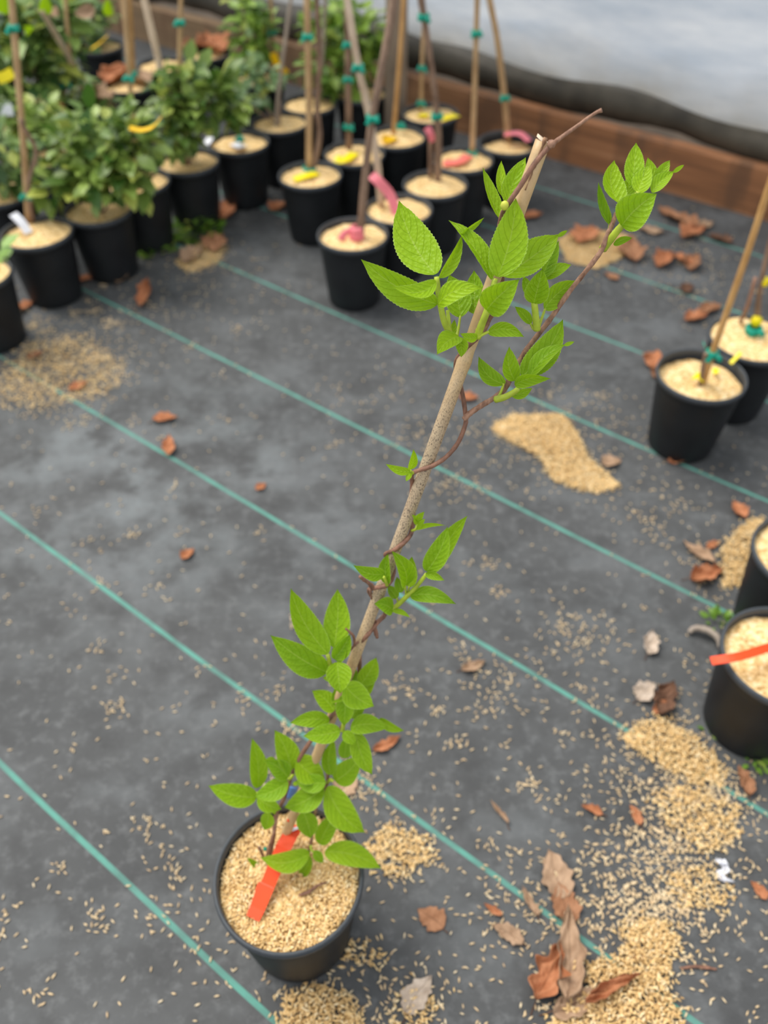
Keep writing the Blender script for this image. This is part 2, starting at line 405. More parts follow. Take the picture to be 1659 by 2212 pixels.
def smooth_path(pts, rad, sub=6):
    """Catmull-Rom through the given points."""
    P = [Vector(p) for p in pts]
    if len(P) < 3:
        out = [P[0].lerp(P[-1], i / (sub * 2)) for i in range(sub * 2 + 1)]
        r = [rad[0] + (rad[-1] - rad[0]) * i / (sub * 2) for i in range(sub * 2 + 1)] if isinstance(rad, (list, tuple)) else [rad] * len(out)
        return out, r
    R = list(rad) if isinstance(rad, (list, tuple)) else [rad] * len(P)
    if len(R) == 2: R = [R[0] + (R[1] - R[0]) * i / (len(P) - 1) for i in range(len(P))]
    Q = [P[0] * 2 - P[1]] + P + [P[-1] * 2 - P[-2]]
    out, rr = [], []
    for i in range(len(P) - 1):
        a, b, c, d = Q[i:i + 4]
        for k in range(sub):
            t = k / sub
            out.append(0.5 * ((2 * b) + (c - a) * t + (2 * a - 5 * b + 4 * c - d) * t * t + (3 * b - a - 3 * c + d) * t ** 3))
            rr.append(R[i] + (R[i + 1] - R[i]) * t)
    out.append(P[-1]); rr.append(R[-1])
    return out, rr
def tube(mb, path, radii, seg=10, knob=0.0, seed=0, v0=0.0, v1=1.0):
    n = len(path); rg = random.Random(seed)
    t0 = (path[1] - path[0]).normalized()
    ref = Vector((0, 0, 1)) if abs(t0.z) < 0.9 else Vector((1, 0, 0))
    side = t0.cross(ref).normalized()
    V, U = [], []
    for i, p in enumerate(path):
        t = (path[min(i + 1, n - 1)] - path[max(i - 1, 0)]).normalized()
        side = (side - t * side.dot(t)).normalized(); nn = t.cross(side)
        r = radii[i] * (1 + knob * (rg.random() - 0.5))
        for k in range(seg):
            a = 2 * math.pi * k / seg
            V.append(p + side * (math.cos(a) * r) + nn * (math.sin(a) * r)); U.append((k / seg, v0 + (v1 - v0) * i / (n - 1)))
    Fc = []
    for i in range(n - 1):
        for k in range(seg):
            a, b = i * seg + k, i * seg + (k + 1) % seg
            Fc.append((a, b, b + seg, a + seg))
    Fc.append(tuple(range(seg - 1, -1, -1))); Fc.append(tuple(range((n - 1) * seg, n * seg)))
    mb.add(V, Fc, U)
def ribbon(mb, pts, widths, sidev, thick=0.0006, sub=5):
    """A strip of plastic with real thickness following a 3-D line."""
    P, Wd = smooth_path(pts, widths, sub)
    V, Fc = [], []
    for i, p in enumerate(P):
        t = (P[min(i + 1, len(P) - 1)] - P[max(i - 1, 0)]).normalized()
        s = (Vector(sidev) - t * Vector(sidev).dot(t)).normalized(); n = t.cross(s)
        h = Wd[i] / 2
        V += [p - s * h - n * thick, p + s * h - n * thick, p + s * h + n * thick, p - s * h + n * thick]
    for i in range(len(P) - 1):
        for k in range(4):
            a, b = i * 4 + k, i * 4 + (k + 1) % 4
            Fc.append((a, b, b + 4, a + 4))
    Fc.append((3, 2, 1, 0)); q = (len(P) - 1) * 4; Fc.append((q, q + 1, q + 2, q + 3))
    mb.add(V, Fc)
def lathe(prof, seg=48, center=(0, 0, 0), closed=False):
    V, Fc = [], []
    for r, z in prof:
        for k in range(seg):
            a = 2 * math.pi * k / seg
            V.append((center[0] + r * math.cos(a), center[1] + r * math.sin(a), center[2] + z))
    m = len(prof)
    for i in range(m if closed else m - 1):
        for k in range(seg):
            a, b = i * seg + k, i * seg + (k + 1) % seg; j = (i + 1) % m
            Fc.append((a, b, j * seg + (k + 1) % seg, j * seg + k))
    return V, Fc

# hulls: little spindle-shaped husks merged with numpy
HL = []
for zz, rr in ((-0.32, 0.8), (0.30, 0.85)):
    for k in range(5):
        a = 2 * math.pi * k / 5; HL.append((zz, rr * math.cos(a), rr * math.sin(a)))
HL = np.array([(-1, 0, 0)] + HL + [(1, 0, 0)], dtype=float)
HF = [(0, 1 + (k + 1) % 5, 1 + k) for k in range(5)] + [(1 + k, 1 + (k + 1) % 5, 6 + (k + 1) % 5) for k in range(5)] + [(1 + k, 6 + (k + 1) % 5, 6 + k) for k in range(5)] + [(6 + k, 6 + (k + 1) % 5, 11) for k in range(5)]
HF = np.array(HF)
def hulls(pos, scale=1.0, tilt=0.45):
    n = len(pos); pos = np.asarray(pos)
    az = rng.uniform(0, 2 * np.pi, n); el = rng.normal(0, tilt, n)
    ln = rng.uniform(0.0033, 0.0048, n) * scale; wd = rng.uniform(0.0011, 0.0016, n) * scale
    ax = np.stack([np.cos(az) * np.cos(el), np.sin(az) * np.cos(el), np.sin(el)], -1)
    s = np.stack([-np.sin(az), np.cos(az), 0 * az], -1); u = np.cross(ax, s)
    V = pos[:, None, :] + ax[:, None, :] * (HL[None, :, 0:1] * ln[:, None, None]) + s[:, None, :] * (HL[None, :, 1:2] * wd[:, None, None]) + u[:, None, :] * (HL[None, :, 2:3] * wd[:, None, None] * 0.8)
    Fc = (HF[None] + (np.arange(n) * 12)[:, None, None]).reshape(-1, 3)
    tone = np.repeat(np.clip(rng.normal(0.60, 0.26, n), 0, 1), 12)
    return V.reshape(-1, 3), Fc, tone

# ================================================================== THE SETTING
c0 = SN * 1.2
fl = []
NX = 40
def wall_pt(s, off, z): return SD * s + SN * off + Vector((0, 0, z))
WALL = 2.46
# floor: ground cloth from behind the photographer up to the board
V, Fc = [], []
for i in range(NX + 1):
    for j in range(NX + 1):
        s = -4.2 + 8.4 * i / NX; o = -1.6 + (WALL + 1.6) * j / NX
        V.append(wall_pt(s, o, 0.0))
for i in range(NX):
    for j in range(NX):
        a = i * (NX + 1) + j; Fc.append((a, a + NX + 1, a + NX + 2, a + 1))
floor = struct(add_obj('floor', V, Fc, MT['fabric']))
# earth outside the film
struct(add_obj('ground_outside', [wall_pt(-5, WALL + 0.02, -0.02), wall_pt(5, WALL + 0.02, -0.02), wall_pt(5, WALL + 4, -0.02), wall_pt(-5, WALL + 4, -0.02)], [(0, 1, 2, 3)], MT['earth'], smooth=False))
# base board of the tunnel wall, two lengths butted together
def box_pts(s0, s1, o0, o1, z0, z1, bev=0.006):
    prof = [(o0 + bev, z0), (o0, z0 + bev), (o0, z1 - bev), (o0 + bev, z1), (o1 - bev, z1), (o1, z1 - bev), (o1, z0 + bev), (o1 - bev, z0)]
    V, Fc = [], []; K = 12
    for i in range(K + 1):
        s = s0 + (s1 - s0) * i / K
        for o, z in prof: V.append(wall_pt(s, o, z))
    for i in range(K):
        for k in range(8):
            a, b = i * 8 + k, i * 8 + (k + 1) % 8; Fc.append((a, b, b + 8, a + 8))
    Fc.append(tuple(range(7, -1, -1))); Fc.append(tuple(range(K * 8, K * 8 + 8)))
    return V, Fc
V, Fc = box_pts(-4.0, 4.0, WALL, WALL + 0.04, 0.0, 0.142)
struct(add_obj('baseboard_far', V, Fc, MT['wood'], smooth=False))
# film wall
V, Fc = [], []
NS, NZ = 160, 40
for i in range(NS + 1):
    s = -4 + 8 * i / NS
    k = min(1, max(0, (s + 1.9) / 2.2))
    hem = 0.262 - 0.070 * k + 0.012 * math.sin(s * 5.1) + 0.010 * math.sin(s * 11.7 + 1)
    for j in range(NZ + 1):
        t = j / NZ; z = hem + (2.0 - hem) * t ** 1.3
        bul = 0.018 * math.sin(s * 3.1 + z * 5) + 0.010 * math.sin(s * 7.3 - z * 9 + 2) + 0.006 * math.sin(s * 17 + z * 21)
        lean = -0.22 * max(0, z - 0.9) ** 2
        V.append(wall_pt(s, WALL + 0.035 + bul * min(1, 0.3 + z * 1.2) + lean, z))
for i in range(NS):
    for j in range(NZ):
        a = i * (NZ + 1) + j; Fc.append((a, a + NZ + 1, a + NZ + 2, a + 1))
struct(add_obj('wall_far', V, Fc, MT['film']))
# rolled hem of the film lying along the board
mb = MB(); P, R = [], []
for i in range(90):
    s = -4 + 8 * i / 89
    k = min(1, max(0, (s + 1.9) / 2.2))
    P.append(wall_pt(s, WALL + 0.085 + 0.008 * math.sin(s * 4), 0.196 - 0.035 * k + 0.008 * math.sin(s * 6.3 + 1)))
    R.append(0.062 - 0.024 * k + 0.006 * math.sin(s * 9) + 0.004 * math.sin(s * 23))
tube(mb, P, R, 16)
struct(mb.build('trim_1', MT['roll']))

# ================================================================== POTS
POT_R, POT_H = 0.0854, 0.176
KZ = POT_H / 0.169; KXY = (CAM_H - POT_H) / (CAM_H - 0.1689)
def pot_mesh_data():
    prof = [(0.0, 0.004), (0.058, 0.004), (0.063, 0.0), (0.0645, 0.003), (0.0668, 0.02), (0.0800, 0.140), (0.0808, 0.150), (0.0822, 0.1515), (0.0835, 0.160), (0.0800, 0.160), (0.0785, 0.140), (0.064, 0.02), (0.055, 0.010), (0.0, 0.010)]
    return lathe([(r * POT_R / .086, z * KZ) for r, z in prof], 48)
RIMP = [(0.0795 + 0.0, 0.1605), (0.0812, 0.1675), (0.0830, 0.1690), (0.0850, 0.1680), (0.0860, 0.1640), (0.0855, 0.1580), (0.0832, 0.1570), (0.0805, 0.1575)]
def mulch_pts(depth=0.014, seed=0, n=14, seg=40, lump=0.004):
    rg = random.Random(seed); ph = [rg.uniform(0, 6.28) for _ in range(4)]
    V, Fc = [(0, 0, POT_H - depth + lump)], []
    zr = POT_H - depth; Rm = 0.0625 + (zr - 0.01) * (0.0165 / 0.13) - 0.0005
    Rm = min(Rm, 0.0788)
    for i in range(1, n + 1):
        r = Rm * i / n
        for k in range(seg):
            a = 2 * math.pi * k / seg; x, y = r * math.cos(a), r * math.sin(a)
            z = zr + lump * (1 - (i / n) ** 2) + 0.0022 * math.sin(x * 90 + ph[0]) * math.sin(y * 80 + ph[1]) + 0.0012 * math.sin(x * 210 + ph[2] + y * 170)
            V.append((x, y, z))
    for k in range(seg): Fc.append((0, 1 + k, 1 + (k + 1) % seg))
    for i in range(n - 1):
        for k in range(seg):
            a, b = 1 + i * seg + k, 1 + i * seg + (k + 1) % seg; Fc.append((a, a + seg, b + seg, b))
    return V, Fc
_pot0 = _rim0 = None
def make_pot(root):
    """pot and rim as parts; the meshes are shared between pots."""
    global _pot0, _rim0
    if _pot0 is None:
        V, Fc = pot_mesh_data(); _pot0 = add_obj('pot', V, Fc, MT['pot'], root)
        V, Fc = lathe([(r * POT_R / .086, z * KZ) for r, z in RIMP], 48, closed=True); _rim0 = add_obj('rim', V, Fc, MT['rim'], _pot0)
        return _pot0
    p = _pot0.copy(); COL.objects.link(p); p.parent = root
    r = _rim0.copy(); COL.objects.link(r); r.parent = p
    return p

def cane(root, base, tops, r, mat, name='cane', over=1.25, knob=0.06, seed=1):
    """A cane from a point in the pot up through pixel points (in the upright plane of its base) and on past the frame."""
    o = root.location
    pts = [base]
    for (px, py, dy) in tops: pts.append(at_y(px, py, base.y + dy))
    d = (pts[-1] - pts[-2]); pts.append(pts[-1] + d.normalized() * 0.25 * over)
    P, R = smooth_path(pts, [r * 1.08, r * 0.9] if len(pts) > 2 else [r, r], 6)
    mb = MB(); tube(mb, P, R, 9, knob, seed)
    return mb.build(name, mat, root, o), P
def tie(root, p, r=0.009, mat=None, seed=0):
    """Tape tied round a stem: a band with two short tails."""
    mb = MB(); rg = random.Random(seed)
    V, Fc = lathe([(r * 0.92, -0.0075), (r * 1.18, -0.006), (r * 1.18, 0.006), (r * 0.92, 0.0075)], 12, p, closed=True); mb.add(V, Fc)
    for sgn in (-1, 1):
        a = rg.uniform(-0.6, 0.6)
        ribbon(mb, [p + Vector((sgn * r * .2, -r * 1.1, 0)), p + Vector((sgn * (r * .2 + 0.006), -r * 1.1 - 0.004, 0.003 + a * 0.006)), p + Vector((sgn * (r * .2 + 0.010), -r * 1.1 - 0.005, -0.005 + a * 0.006))], [0.008, 0.010], (0, 0.2, 1))
    return mb.build('tie', mat or MT['tie'], root, root.location)
def flat_tag(root, pts, width, mat, name='tag', side=None):
    P = [Vector(p) for p in pts]; d = P[-1] - P[0]
    s = side or Vector((-d.y, d.x, 0))
    if s.length < 1e-5: s = Vector((1, 0, 0))
    mb = MB(); ribbon(mb, P, [width] * len(P), s, 0.0007)
    return mb.build(name, mat, root, root.location, smooth=False)

# simple leaves for the plants behind
BLV = np.array([(0, 0, 0), (0.22, -0.24, 0.05), (0.25, 0, -0.02), (0.22, 0.24, 0.05), (0.55, -0.30, 0.06), (0.55, 0, -0.02), (0.55, 0.30, 0.06), (0.82, -0.16, 0.0), (0.82, 0, -0.05), (0.82, 0.16, 0.0), (1.05, 0, -0.12)], dtype=float)
BLF = [(0, 1, 2), (0, 2, 3), (1, 4, 5, 2), (2, 5, 6, 3), (4, 7, 8, 5), (5, 8, 9, 6), (7, 10, 8), (8, 10, 9)]
def leaf_cloud(centers, dirs, size, tone_mu=0.5, tone_sd=0.33, droop=0.2):
    V, Fc, T = [], [], []
    for c, d in zip(centers, dirs):
        d = Vector(d); d.z -= droop * rnd.random(); d.normalize()
        s = d.cross(Vector((rnd.uniform(-.5, .5), rnd.uniform(-.5, .5), 1))).normalized(); n = s.cross(d)
        k = len(V); L = size * rnd.uniform(0.6, 1.25); tn = min(1, max(0, rnd.gauss(tone_mu, tone_sd)))
        for a, b_, z in BLV:
            V.append(Vector(c) + d * (a * L) + s * (b_ * L) + n * (z * L)); T.append(tn)
        Fc += [tuple(i + k for i in f) for f in BLF]
    return V, Fc, T
def bush(root, blobs, mat, size=0.05, tone=0.5):
    """foliage gathered in leafy lumps: blobs = (px, py, world y offset from the pot, rx, rz, number)."""
    C, D = [], []; y0 = root.location.y
    stems = MB(); base = root.location + Vector((0, 0, POT_H - 0.018))
    for bi, (px, py, dy, rx, rz, n) in enumerate(blobs):
        c = at_y(px, py, y0 + dy)
        if c.z < 0.16: c.z = 0.16
        P, R = smooth_path([base + Vector((rnd.uniform(-.01, .01), rnd.uniform(-.01, .01), 0)), base.lerp(c, 0.5) + Vector((rnd.uniform(-.02, .02), rnd.uniform(-.02, .02), 0.02)), c], [0.0032, 0.0016], 5)
        tube(stems, P, R, 6)
        for _ in range(n):
            v = Vector((rnd.gauss(0, 1), rnd.gauss(0, 1), rnd.gauss(0, 1))).normalized() * rnd.random() ** 0.45
            p = c + Vector((v.x * rx, v.y * rx, v.z * rz))
            if p.z < 0.155: p.z = 0.155 + rnd.random() * 0.03
            C.append(p); dd = Vector((v.x + rnd.gauss(0, .4), v.y + rnd.gauss(0, .4) - 0.25, v.z * 0.5 + rnd.gauss(0, .35)))
            if dd.length < 0.1: dd = Vector((1, 0, 0))
            D.append(dd)
    V, Fc, T = leaf_cloud(C, D, size, tone)
    add_obj('foliage', V, Fc, mat, root, root.location, tone=T)
    stems.build('stem', MT['brown_stem'], root, root.location)

def potted(x, y, label, name='potted_vine', group='potted vines on the ground cloth', mulch=0.014, mmat=None, fitted=True):
    if fitted: x, y = x * KXY, y * KXY
    root = empty(name, (x, y, 0), label, 'potted plant', group)
    make_pot(root)
    V, Fc = mulch_pts(mulch, int((x * 7 + y * 13) * 100))
    add_obj('mulch', V, Fc, mmat or MT['mulch'], root)
    return root
def potted_px(px, py, label, **kw):
    p = at_z(px, py, POT_H); return potted(p.x, p.y, label, fitted=False, **kw)
def inpot(root, px, py, z=None):
    return at_z(px, py, z if z is not None else POT_H - 0.012)
def on(px, py, root, up=0.0): return at_z(px, py, POT_H - 0.009 + up)
ROOTS = {}

def leaf_shape(v):      # half width along the blade, 1 at the widest
    return (v ** 0.58) * (1 - v) ** 0.95 / 0.362 * (1.0 if v < .85 else 1 - 0.3 * (v - .85) / .15)
def leaf_mesh(B, T, w, roll=0, fold=14, bend=0.08, curve=0.0, nu=4, nv=44, tail=0.0, stalk=None, twist=0.0):
    L = T - B; Ln = L.length; l = L / Ln
    view = ((B + T) / 2 - EYE).normalized()
    s0 = l.cross(view).normalized(); n0 = s0.cross(l)
    if n0.dot(view) > 0: n0 = -n0
    cr, sr = math.cos(math.radians(roll)), math.sin(math.radians(roll))
    hw = w / 2 / max(0.45, cr)
    cf, sf = math.cos(math.radians(fold)), math.sin(math.radians(fold))
    V, U, Fc = [], [], []
    for j in range(nv + 1):
        v = j / nv
        tw = math.radians(twist) * v
        c2, s2 = math.cos(math.radians(roll) + tw), math.sin(math.radians(roll) + tw)
        s = s0 * c2 + n0 * s2; n = n0 * c2 - s0 * s2
        C = B + L * v + n0 * (bend * Ln * 4 * v * (1 - v)) + s0 * (curve * Ln * 4 * v * (1 - v))
        if tail: C = C - n0 * (tail * Ln * v ** 4) 
        wd = hw * leaf_shape(min(max(v, 0.004), 0.996))
        if j % 2 and 2 < j < nv - 1: wd *= 0.952
        for i in range(-nu, nu + 1):
            u = i / nu
            rip = 0.020 * hw * math.sin((v - 0.34 * abs(u) ** 1.35) * 6.5 * 2 * math.pi) * (1 - abs(u) * .3) * (abs(u) > .1)
            cup = abs(u) ** 1.35
            V.append(C + s * (u * wd * cf) + n * (cup * wd * sf + rip)); U.append((u / 2 + .5, v))
    m = 2 * nu + 1
    for j in range(nv):
        for i in range(m - 1):
            a = j * m + i; Fc.append((a, a + 1, a + m + 1, a + m))
    mb = MB(); mb.add(V, Fc, U)
    return mb

# ================================================================== PLANTS BEHIND
V3 = Vector
def tie_at(root, P, py_target, r=0.010, mat=None):
    """tie the tape where the cane P crosses an image row"""
    best = min(P, key=lambda q: abs(CY - (q - EYE).dot(UP) / (q - EYE).dot(FW) * F_PX - py_target))
    return tie(root, best, r, mat, int(py_target))

# front row, left to right
p = potted(-0.8356, 1.8949, 'black pot with a white label and two bare stems against a tan cane')
b = inpot(p, 62, 478); _, P = cane(p, b, [(50, 300, 0), (30, 60, 0.0)], 0.0075, MT['cane']); tie_at(p, P, 432); tie_at(p, P, 55)
_, _ = cane(p, inpot(p, 70, 480), [(62, 395, 0), (78, 330, 0.01), (55, 280, 0)], 0.0055, MT['brown_stem'], 'stem', 0.1)
flat_tag(p, [on(62, 503, p, 0.004), at_z(46, 480, POT_H + 0.015), at_z(28, 462, POT_H + 0.03)], 0.022, MT['white'])

p = potted_px(211, 449, 'black pot overhung by a low bushy leafy plant')
bush(p, [(215, 390, -0.03, .085, .05, 85), (160, 330, 0.02, .07, .055, 70), (265, 330, 0.02, .075, .06, 75), (215, 285, 0.06, .085, .06, 90), (285, 300, 0.05, .05, .06, 40), (120, 400, 0.0, .055, .045, 40), (300, 385, -0.01, .035, .05, 28)], MT['bush'], 0.052, 0.5)

p = potted_px(296, 389, 'black pot squeezed between the bushy leafy plant and the upright leafy plant')
b = inpot(p, 297, 372); _, P = cane(p, b, [(286, 250, 0), (272, 60, 0)], 0.0065, MT['cane']); tie_at(p, P, 157)
flat_tag(p, [at_y(280, 276, p.location.y - .19), at_y(305, 281, p.location.y - .19), at_y(330, 274, p.location.y - .19), at_y(347, 255, p.location.y - .19)], 0.022, MT['amber'], 'yellow_leaf')

p = potted(-0.5350, 2.2973, 'black pot with an upright clump of dark serrated leaves and a pale slanting stake')
_, P = cane(p, inpot(p, 378, 335), [(355, 190, 0.02), (312, 0, 0.05)], 0.0095, MT['pale_cane'], 'stake')
b = inpot(p, 392, 335); _, P = cane(p, b, [(388, 130, 0), (390, 20, 0)], 0.006, MT['cane']); tie_at(p, P, 40)
bush(p, [(395, 285, -0.03, .06, .06, 55), (370, 225, 0.0, .065, .06, 60), (430, 215, 0.02, .07, .06, 60), (395, 170, 0.03, .06, .05, 45), (470, 200, 0.05, .05, .05, 36), (500, 230, 0.03, .045, .04, 24)], MT['bush'], 0.052, 0.38)

p = potted(-0.4090, 2.4252, 'black pot with a pale lilac label and a green tie beside the upright leafy plant')
_, _ = cane(p, inpot(p, 520, 305), [(517, 292, 0)], 0.006, MT['weed'], 'stem', 0.08)
flat_tag(p, [on(505, 310, p, 0.004), on(523, 318, p, 0.01)], 0.030, MT['white'])
flat_tag(p, [at_z(445, 312, POT_H + .003), at_z(455, 297, POT_H + 0.012)], 0.020, MT['white'], 'tag')
tie(p, inpot(p, 519, 300, POT_H + 0.012), 0.007)

p = potted_px(604, 262, 'black pot topped with plain hulls and one thin leaning grey cane')
_, P = cane(p, inpot(p, 596, 275), [(602, 200, 0), (628, 0, 0)], 0.0052, MT['grey_cane'])
bush(p, [(545, 175, 0.05, .06, .05, 40), (505, 205, 0.0, .05, .04, 28), (580, 150, 0.08, .05, .04, 24)], MT['pale_bush'], 0.05, 0.45)

p = potted(-0.1938, 2.2079, 'black pot with a yellow label under a teal tie at a tan cane')
b = inpot(p, 668, 366); _, P = cane(p, b, [(667, 200, 0), (663, 0, 0)], 0.0085, MT['cane']); tie_at(p, P, 66, 0.011); tie_at(p, P, 357, 0.016)
_, _ = cane(p, inpot(p, 676, 366), [(690, 300, 0.01), (685, 230, 0.02), (690, 130, 0.02), (686, 40, 0.02)], 0.007, MT['brown_stem'], 'stem')
flat_tag(p, [on(635, 388, p, .004), on(658, 380, p, .008), on(685, 374, p, .004)], 0.030, MT['yellow'])

p = potted_px(765, 329, 'black pot with a long yellow label lying at the front of its hulls')
b = inpot(p, 754, 322); _, P = cane(p, b, [(752, 170, 0), (750, 0, 0)], 0.0085, MT['brown_stem']); tie_at(p, P, 163); tie_at(p, P, 107); tie_at(p, P, 272, 0.012)
flat_tag(p, [on(722, 346, p, .004), on(745, 345, p, .010), on(766, 330, p, .004)], 0.028, MT['yellow'])

p = potted(-0.0722, 1.8771, 'black pot standing furthest out on the cloth with pink tape at its stem foot', mulch=0.016)
b = inpot(p, 774, 512)
mb = MB(); P, R = smooth_path([b + V3((0, 0, -.01)), at_y(781, 470, b.y), at_y(796, 314, b.y), at_y(811, 220, b.y), at_y(845, 35, b.y + .03), at_y(858, -60, b.y + .05)], [.013, .0095, .0085, .0080, .0085, .0085], 6)
tube(mb, P, R, 10, 0.10, 5); mb.build('stem', MT['brown_stem'], p, p.location)
tie_at(p, P, 255, 0.012)
mb = MB()
for k in range(3):
    V_, F_ = lathe([(.011, -.008), (.018 - k * .001, -.005), (.019 - k * .001, .004), (.011, .008)], 14, b + V3((-.004, -.004, .004 + k * .009)), True); mb.add(V_, F_)
ribbon(mb, [b + V3((-.012, -.008, .02)), b + V3((-.03, -.015, .018)), b + V3((-.042, -.02, .002))], [.014, .018], (0, .3, 1))
mb.build('tape', MT['pink'], p, p.location)

p = potted_px(861, 449, 'black pot with a long pink ribbon hanging down its cane')
b = inpot(p, 824, 447); _, P = cane(p, b, [(812, 330, 0), (791, 219, 0), (774, 145, 0), (750, 0, 0)], 0.0085, MT['pale_cane']); tie_at(p, P, 147, .011)
q0 = at_y(806, 378, b.y - .012); 
flat_tag(p, [q0 + V3((-.004, 0, .0)), q0 + V3((.012, -.012, -.01)), at_y(842, 420, b.y - .03), at_y(858, 462, b.y - .045)], 0.024, MT['pink'], 'ribbon', V3((1, .3, .3)))

p = potted(0.1380, 2.1480, 'black pot with bare pale hulls around one dark upright stem')
b = inpot(p, 945, 390); 
mb = MB(); P, R = smooth_path([b + V3((0, 0, -.01)), at_y(947, 320, b.y), at_y(944, 250, b.y), at_y(930, 130, b.y), at_y(913, 20, b.y), at_y(903, -50, b.y)], [.010, .010, .0085, .0075, .0085, .010], 6)
tube(mb, P, R, 10, 0.10, 8); mb.build('stem', MT['brown_stem'], p, p.location); tie_at(p, P, 42, .012); tie_at(p, P, 250, .012)
mb = MB(); P2, R2 = smooth_path([inpot(p, 930, 388), at_y(930, 300, b.y + .015), at_y(926, 285, b.y + .015)], .006, 5); tube(mb, P2, R2, 8); mb.build('stem', MT['brown_stem'], p, p.location)
flat_tag(p, [at_y(922, 275, b.y), at_y(930, 290, b.y - .005), at_y(936, 306, b.y)], 0.018, MT['pink'], 'ribbon', V3((1, 0, .2)))

p = potted_px(856, 293, 'black pot with an amber label beside the thick grey post')
b = inpot(p, 850, 290); _, P = cane(p, b, [(862, 150, .02), (872, 0, .03)], 0.0065, MT['orange_cane'])
flat_tag(p, [on(826, 302, p, .004), on(838, 303, p, .009), on(850, 296, p, .004)], 0.028, MT['amber'])
tie(p, inpot(p, 866, 272, POT_H + .01), .010)

p = potted_px(930, 243, 'black pot with two yellow labels in front of the board')
b = inpot(p, 909, 240); _, P = cane(p, b, [(912, 130, 0), (915, 60, 0)], 0.0055, MT['cane'], over=.1); tie_at(p, P, 140); tie_at(p, P, 220)
flat_tag(p, [on(905, 248, p, .004), on(925, 250, p, .008)], 0.026, MT['yellow'])
flat_tag(p, [on(955, 256, p, .004), on(972, 252, p, .010), on(986, 248, p, .008)], 0.030, MT['yellow'])

p = potted_px(1098, 306, 'black pot with sunken hulls and a pink label nearest the board', mulch=0.030)
b = inpot(p, 1098, 308, POT_H - .03); _, P = cane(p, b, [(1090, 210, 0), (1075, 90, 0), (1058, 0, 0)], 0.0085, MT['cane']); tie_at(p, P, 210, .010)
flat_tag(p, [at_z(1090, 290, POT_H + .004), at_z(1122, 288, POT_H + .010), at_z(1143, 305, POT_H - .004)], 0.030, MT['pink'])
_, _ = cane(p, inpot(p, 1094, 308, POT_H - .03), [(1092, 285, 0)], 0.008, MT['brown_stem'], 'stem', .02)

p = potted_px(999, 342, 'black pot with a coral label and a teal tie behind the dark upright stem')
b = inpot(p, 1020, 332); _, P = cane(p, b, [(1026, 180, 0), (1031, 0, 0)], 0.0070, MT['cane']); tie_at(p, P, 60, .011); tie_at(p, P, 325, .012)
flat_tag(p, [on(958, 352, p, .004), on(990, 349, p, .010), on(1013, 335, p, .006)], 0.028, MT['coral'])

p = potted_px(668, 222, 'black pot half hidden behind the tan cane with the yellow label')
_, _ = cane(p, inpot(p, 690, 215), [(697, 120, 0), (702, 0, 0)], 0.006, MT['grey_cane'])
bush(p, [(700, 150, .05, .06, .05, 35)], MT['bush'], .05, .4)
p = potted_px(781, 199, 'black pot under a lime green leafy vine against the board')
bush(p, [(735, 165, 0, .07, .06, 45), (705, 70, .05, .07, .07, 55), (760, 90, .03, .07, .07, 55), (790, 60, .05, .07, .06, 50), (725, 30, .05, .06, .05, 40), (800, 130, .02, .04, .05, 20)], MT['lime_bush'], .055, .45)
p = potted_px(560, 168, 'black pot with a climbing lime green vine at the foot of the board')
_, P = cane(p, inpot(p, 592, 165), [(588, 70, 0), (585, 0, 0)], 0.0065, MT['cane']); tie_at(p, P, 68, .011)
bush(p, [(545, 110, .02, .06, .06, 40), (540, 55, .05, .055, .07, 45), (565, 85, .03, .05, .06, 35), (525, 20, .06, .04, .05, 26)], MT['lime_bush'], .05, .4)
flat_tag(p, [at_y(590, 115, p.location.y - .1), at_y(600, 140, p.location.y - .1), at_y(620, 160, p.location.y - .1)], .022, MT['amber'], 'yellow_leaf', V3((1, 0, .3)))
p = potted_px(447, 112, 'black pot by the board with brown dead leaves over its hulls', mulch=0.02)
p = potted_px(350, 138, 'black pot with hulls and a pale cap behind the upright leafy plant')
_, P = cane(p, inpot(p, 280, 120), [(272, 60, 0), (262, 0, 0)], 0.0075, MT['cane'])
p = potted_px(279, 180, 'black pot filled with orange brown dead leaves behind the bushy plant')
_, P = cane(p, inpot(p, 290, 185), [(286, 100, 0), (280, 0, 0)], 0.006, MT['orange_cane']); tie_at(p, P, 157, .011)
p = potted_px(195, 228, 'black pot with a leaning grey stake among dark leaves')
_, P = cane(p, inpot(p, 196, 205), [(170, 160, -.20), (95, 32, -.44)], 0.0075, MT['pale_cane'], 'stake', .0)
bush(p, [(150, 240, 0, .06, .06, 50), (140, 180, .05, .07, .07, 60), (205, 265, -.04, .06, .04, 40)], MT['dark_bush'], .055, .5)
p = potted_px(212, 98, 'black pot with a bright amber label behind the dark leafy mass')
flat_tag(p, [at_y(198, 105, p.location.y - .2), at_y(214, 94, p.location.y - .2), at_y(232, 78, p.location.y - .2)], .034, MT['amber'])
_, P = cane(p, inpot(p, 205, 95), [(200, 30, 0)], 0.006, MT['grey_cane'])
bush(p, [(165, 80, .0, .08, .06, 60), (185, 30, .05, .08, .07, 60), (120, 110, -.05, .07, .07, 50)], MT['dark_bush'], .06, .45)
p = potted_px(128, 332, 'black pot with tan hulls buried under the bushy plant')
bush(p, [(100, 270, .0, .06, .06, 50), (60, 240, .03, .06, .06, 45)], MT['bush'], .052, .45)
p = potted_px(2, 412, 'black pot of orange hulls cut off by the photo edge behind the white label')
flat_tag(p, [at_z(-5, 418, POT_H), at_z(8, 412, POT_H + .006)], .02, MT['amber'])
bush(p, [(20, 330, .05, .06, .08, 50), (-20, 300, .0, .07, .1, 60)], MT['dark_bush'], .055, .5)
p = potted_px(30, 262, 'black pot holding a tall mass of broad dark leaves on tan canes'); LEFTMASS = p
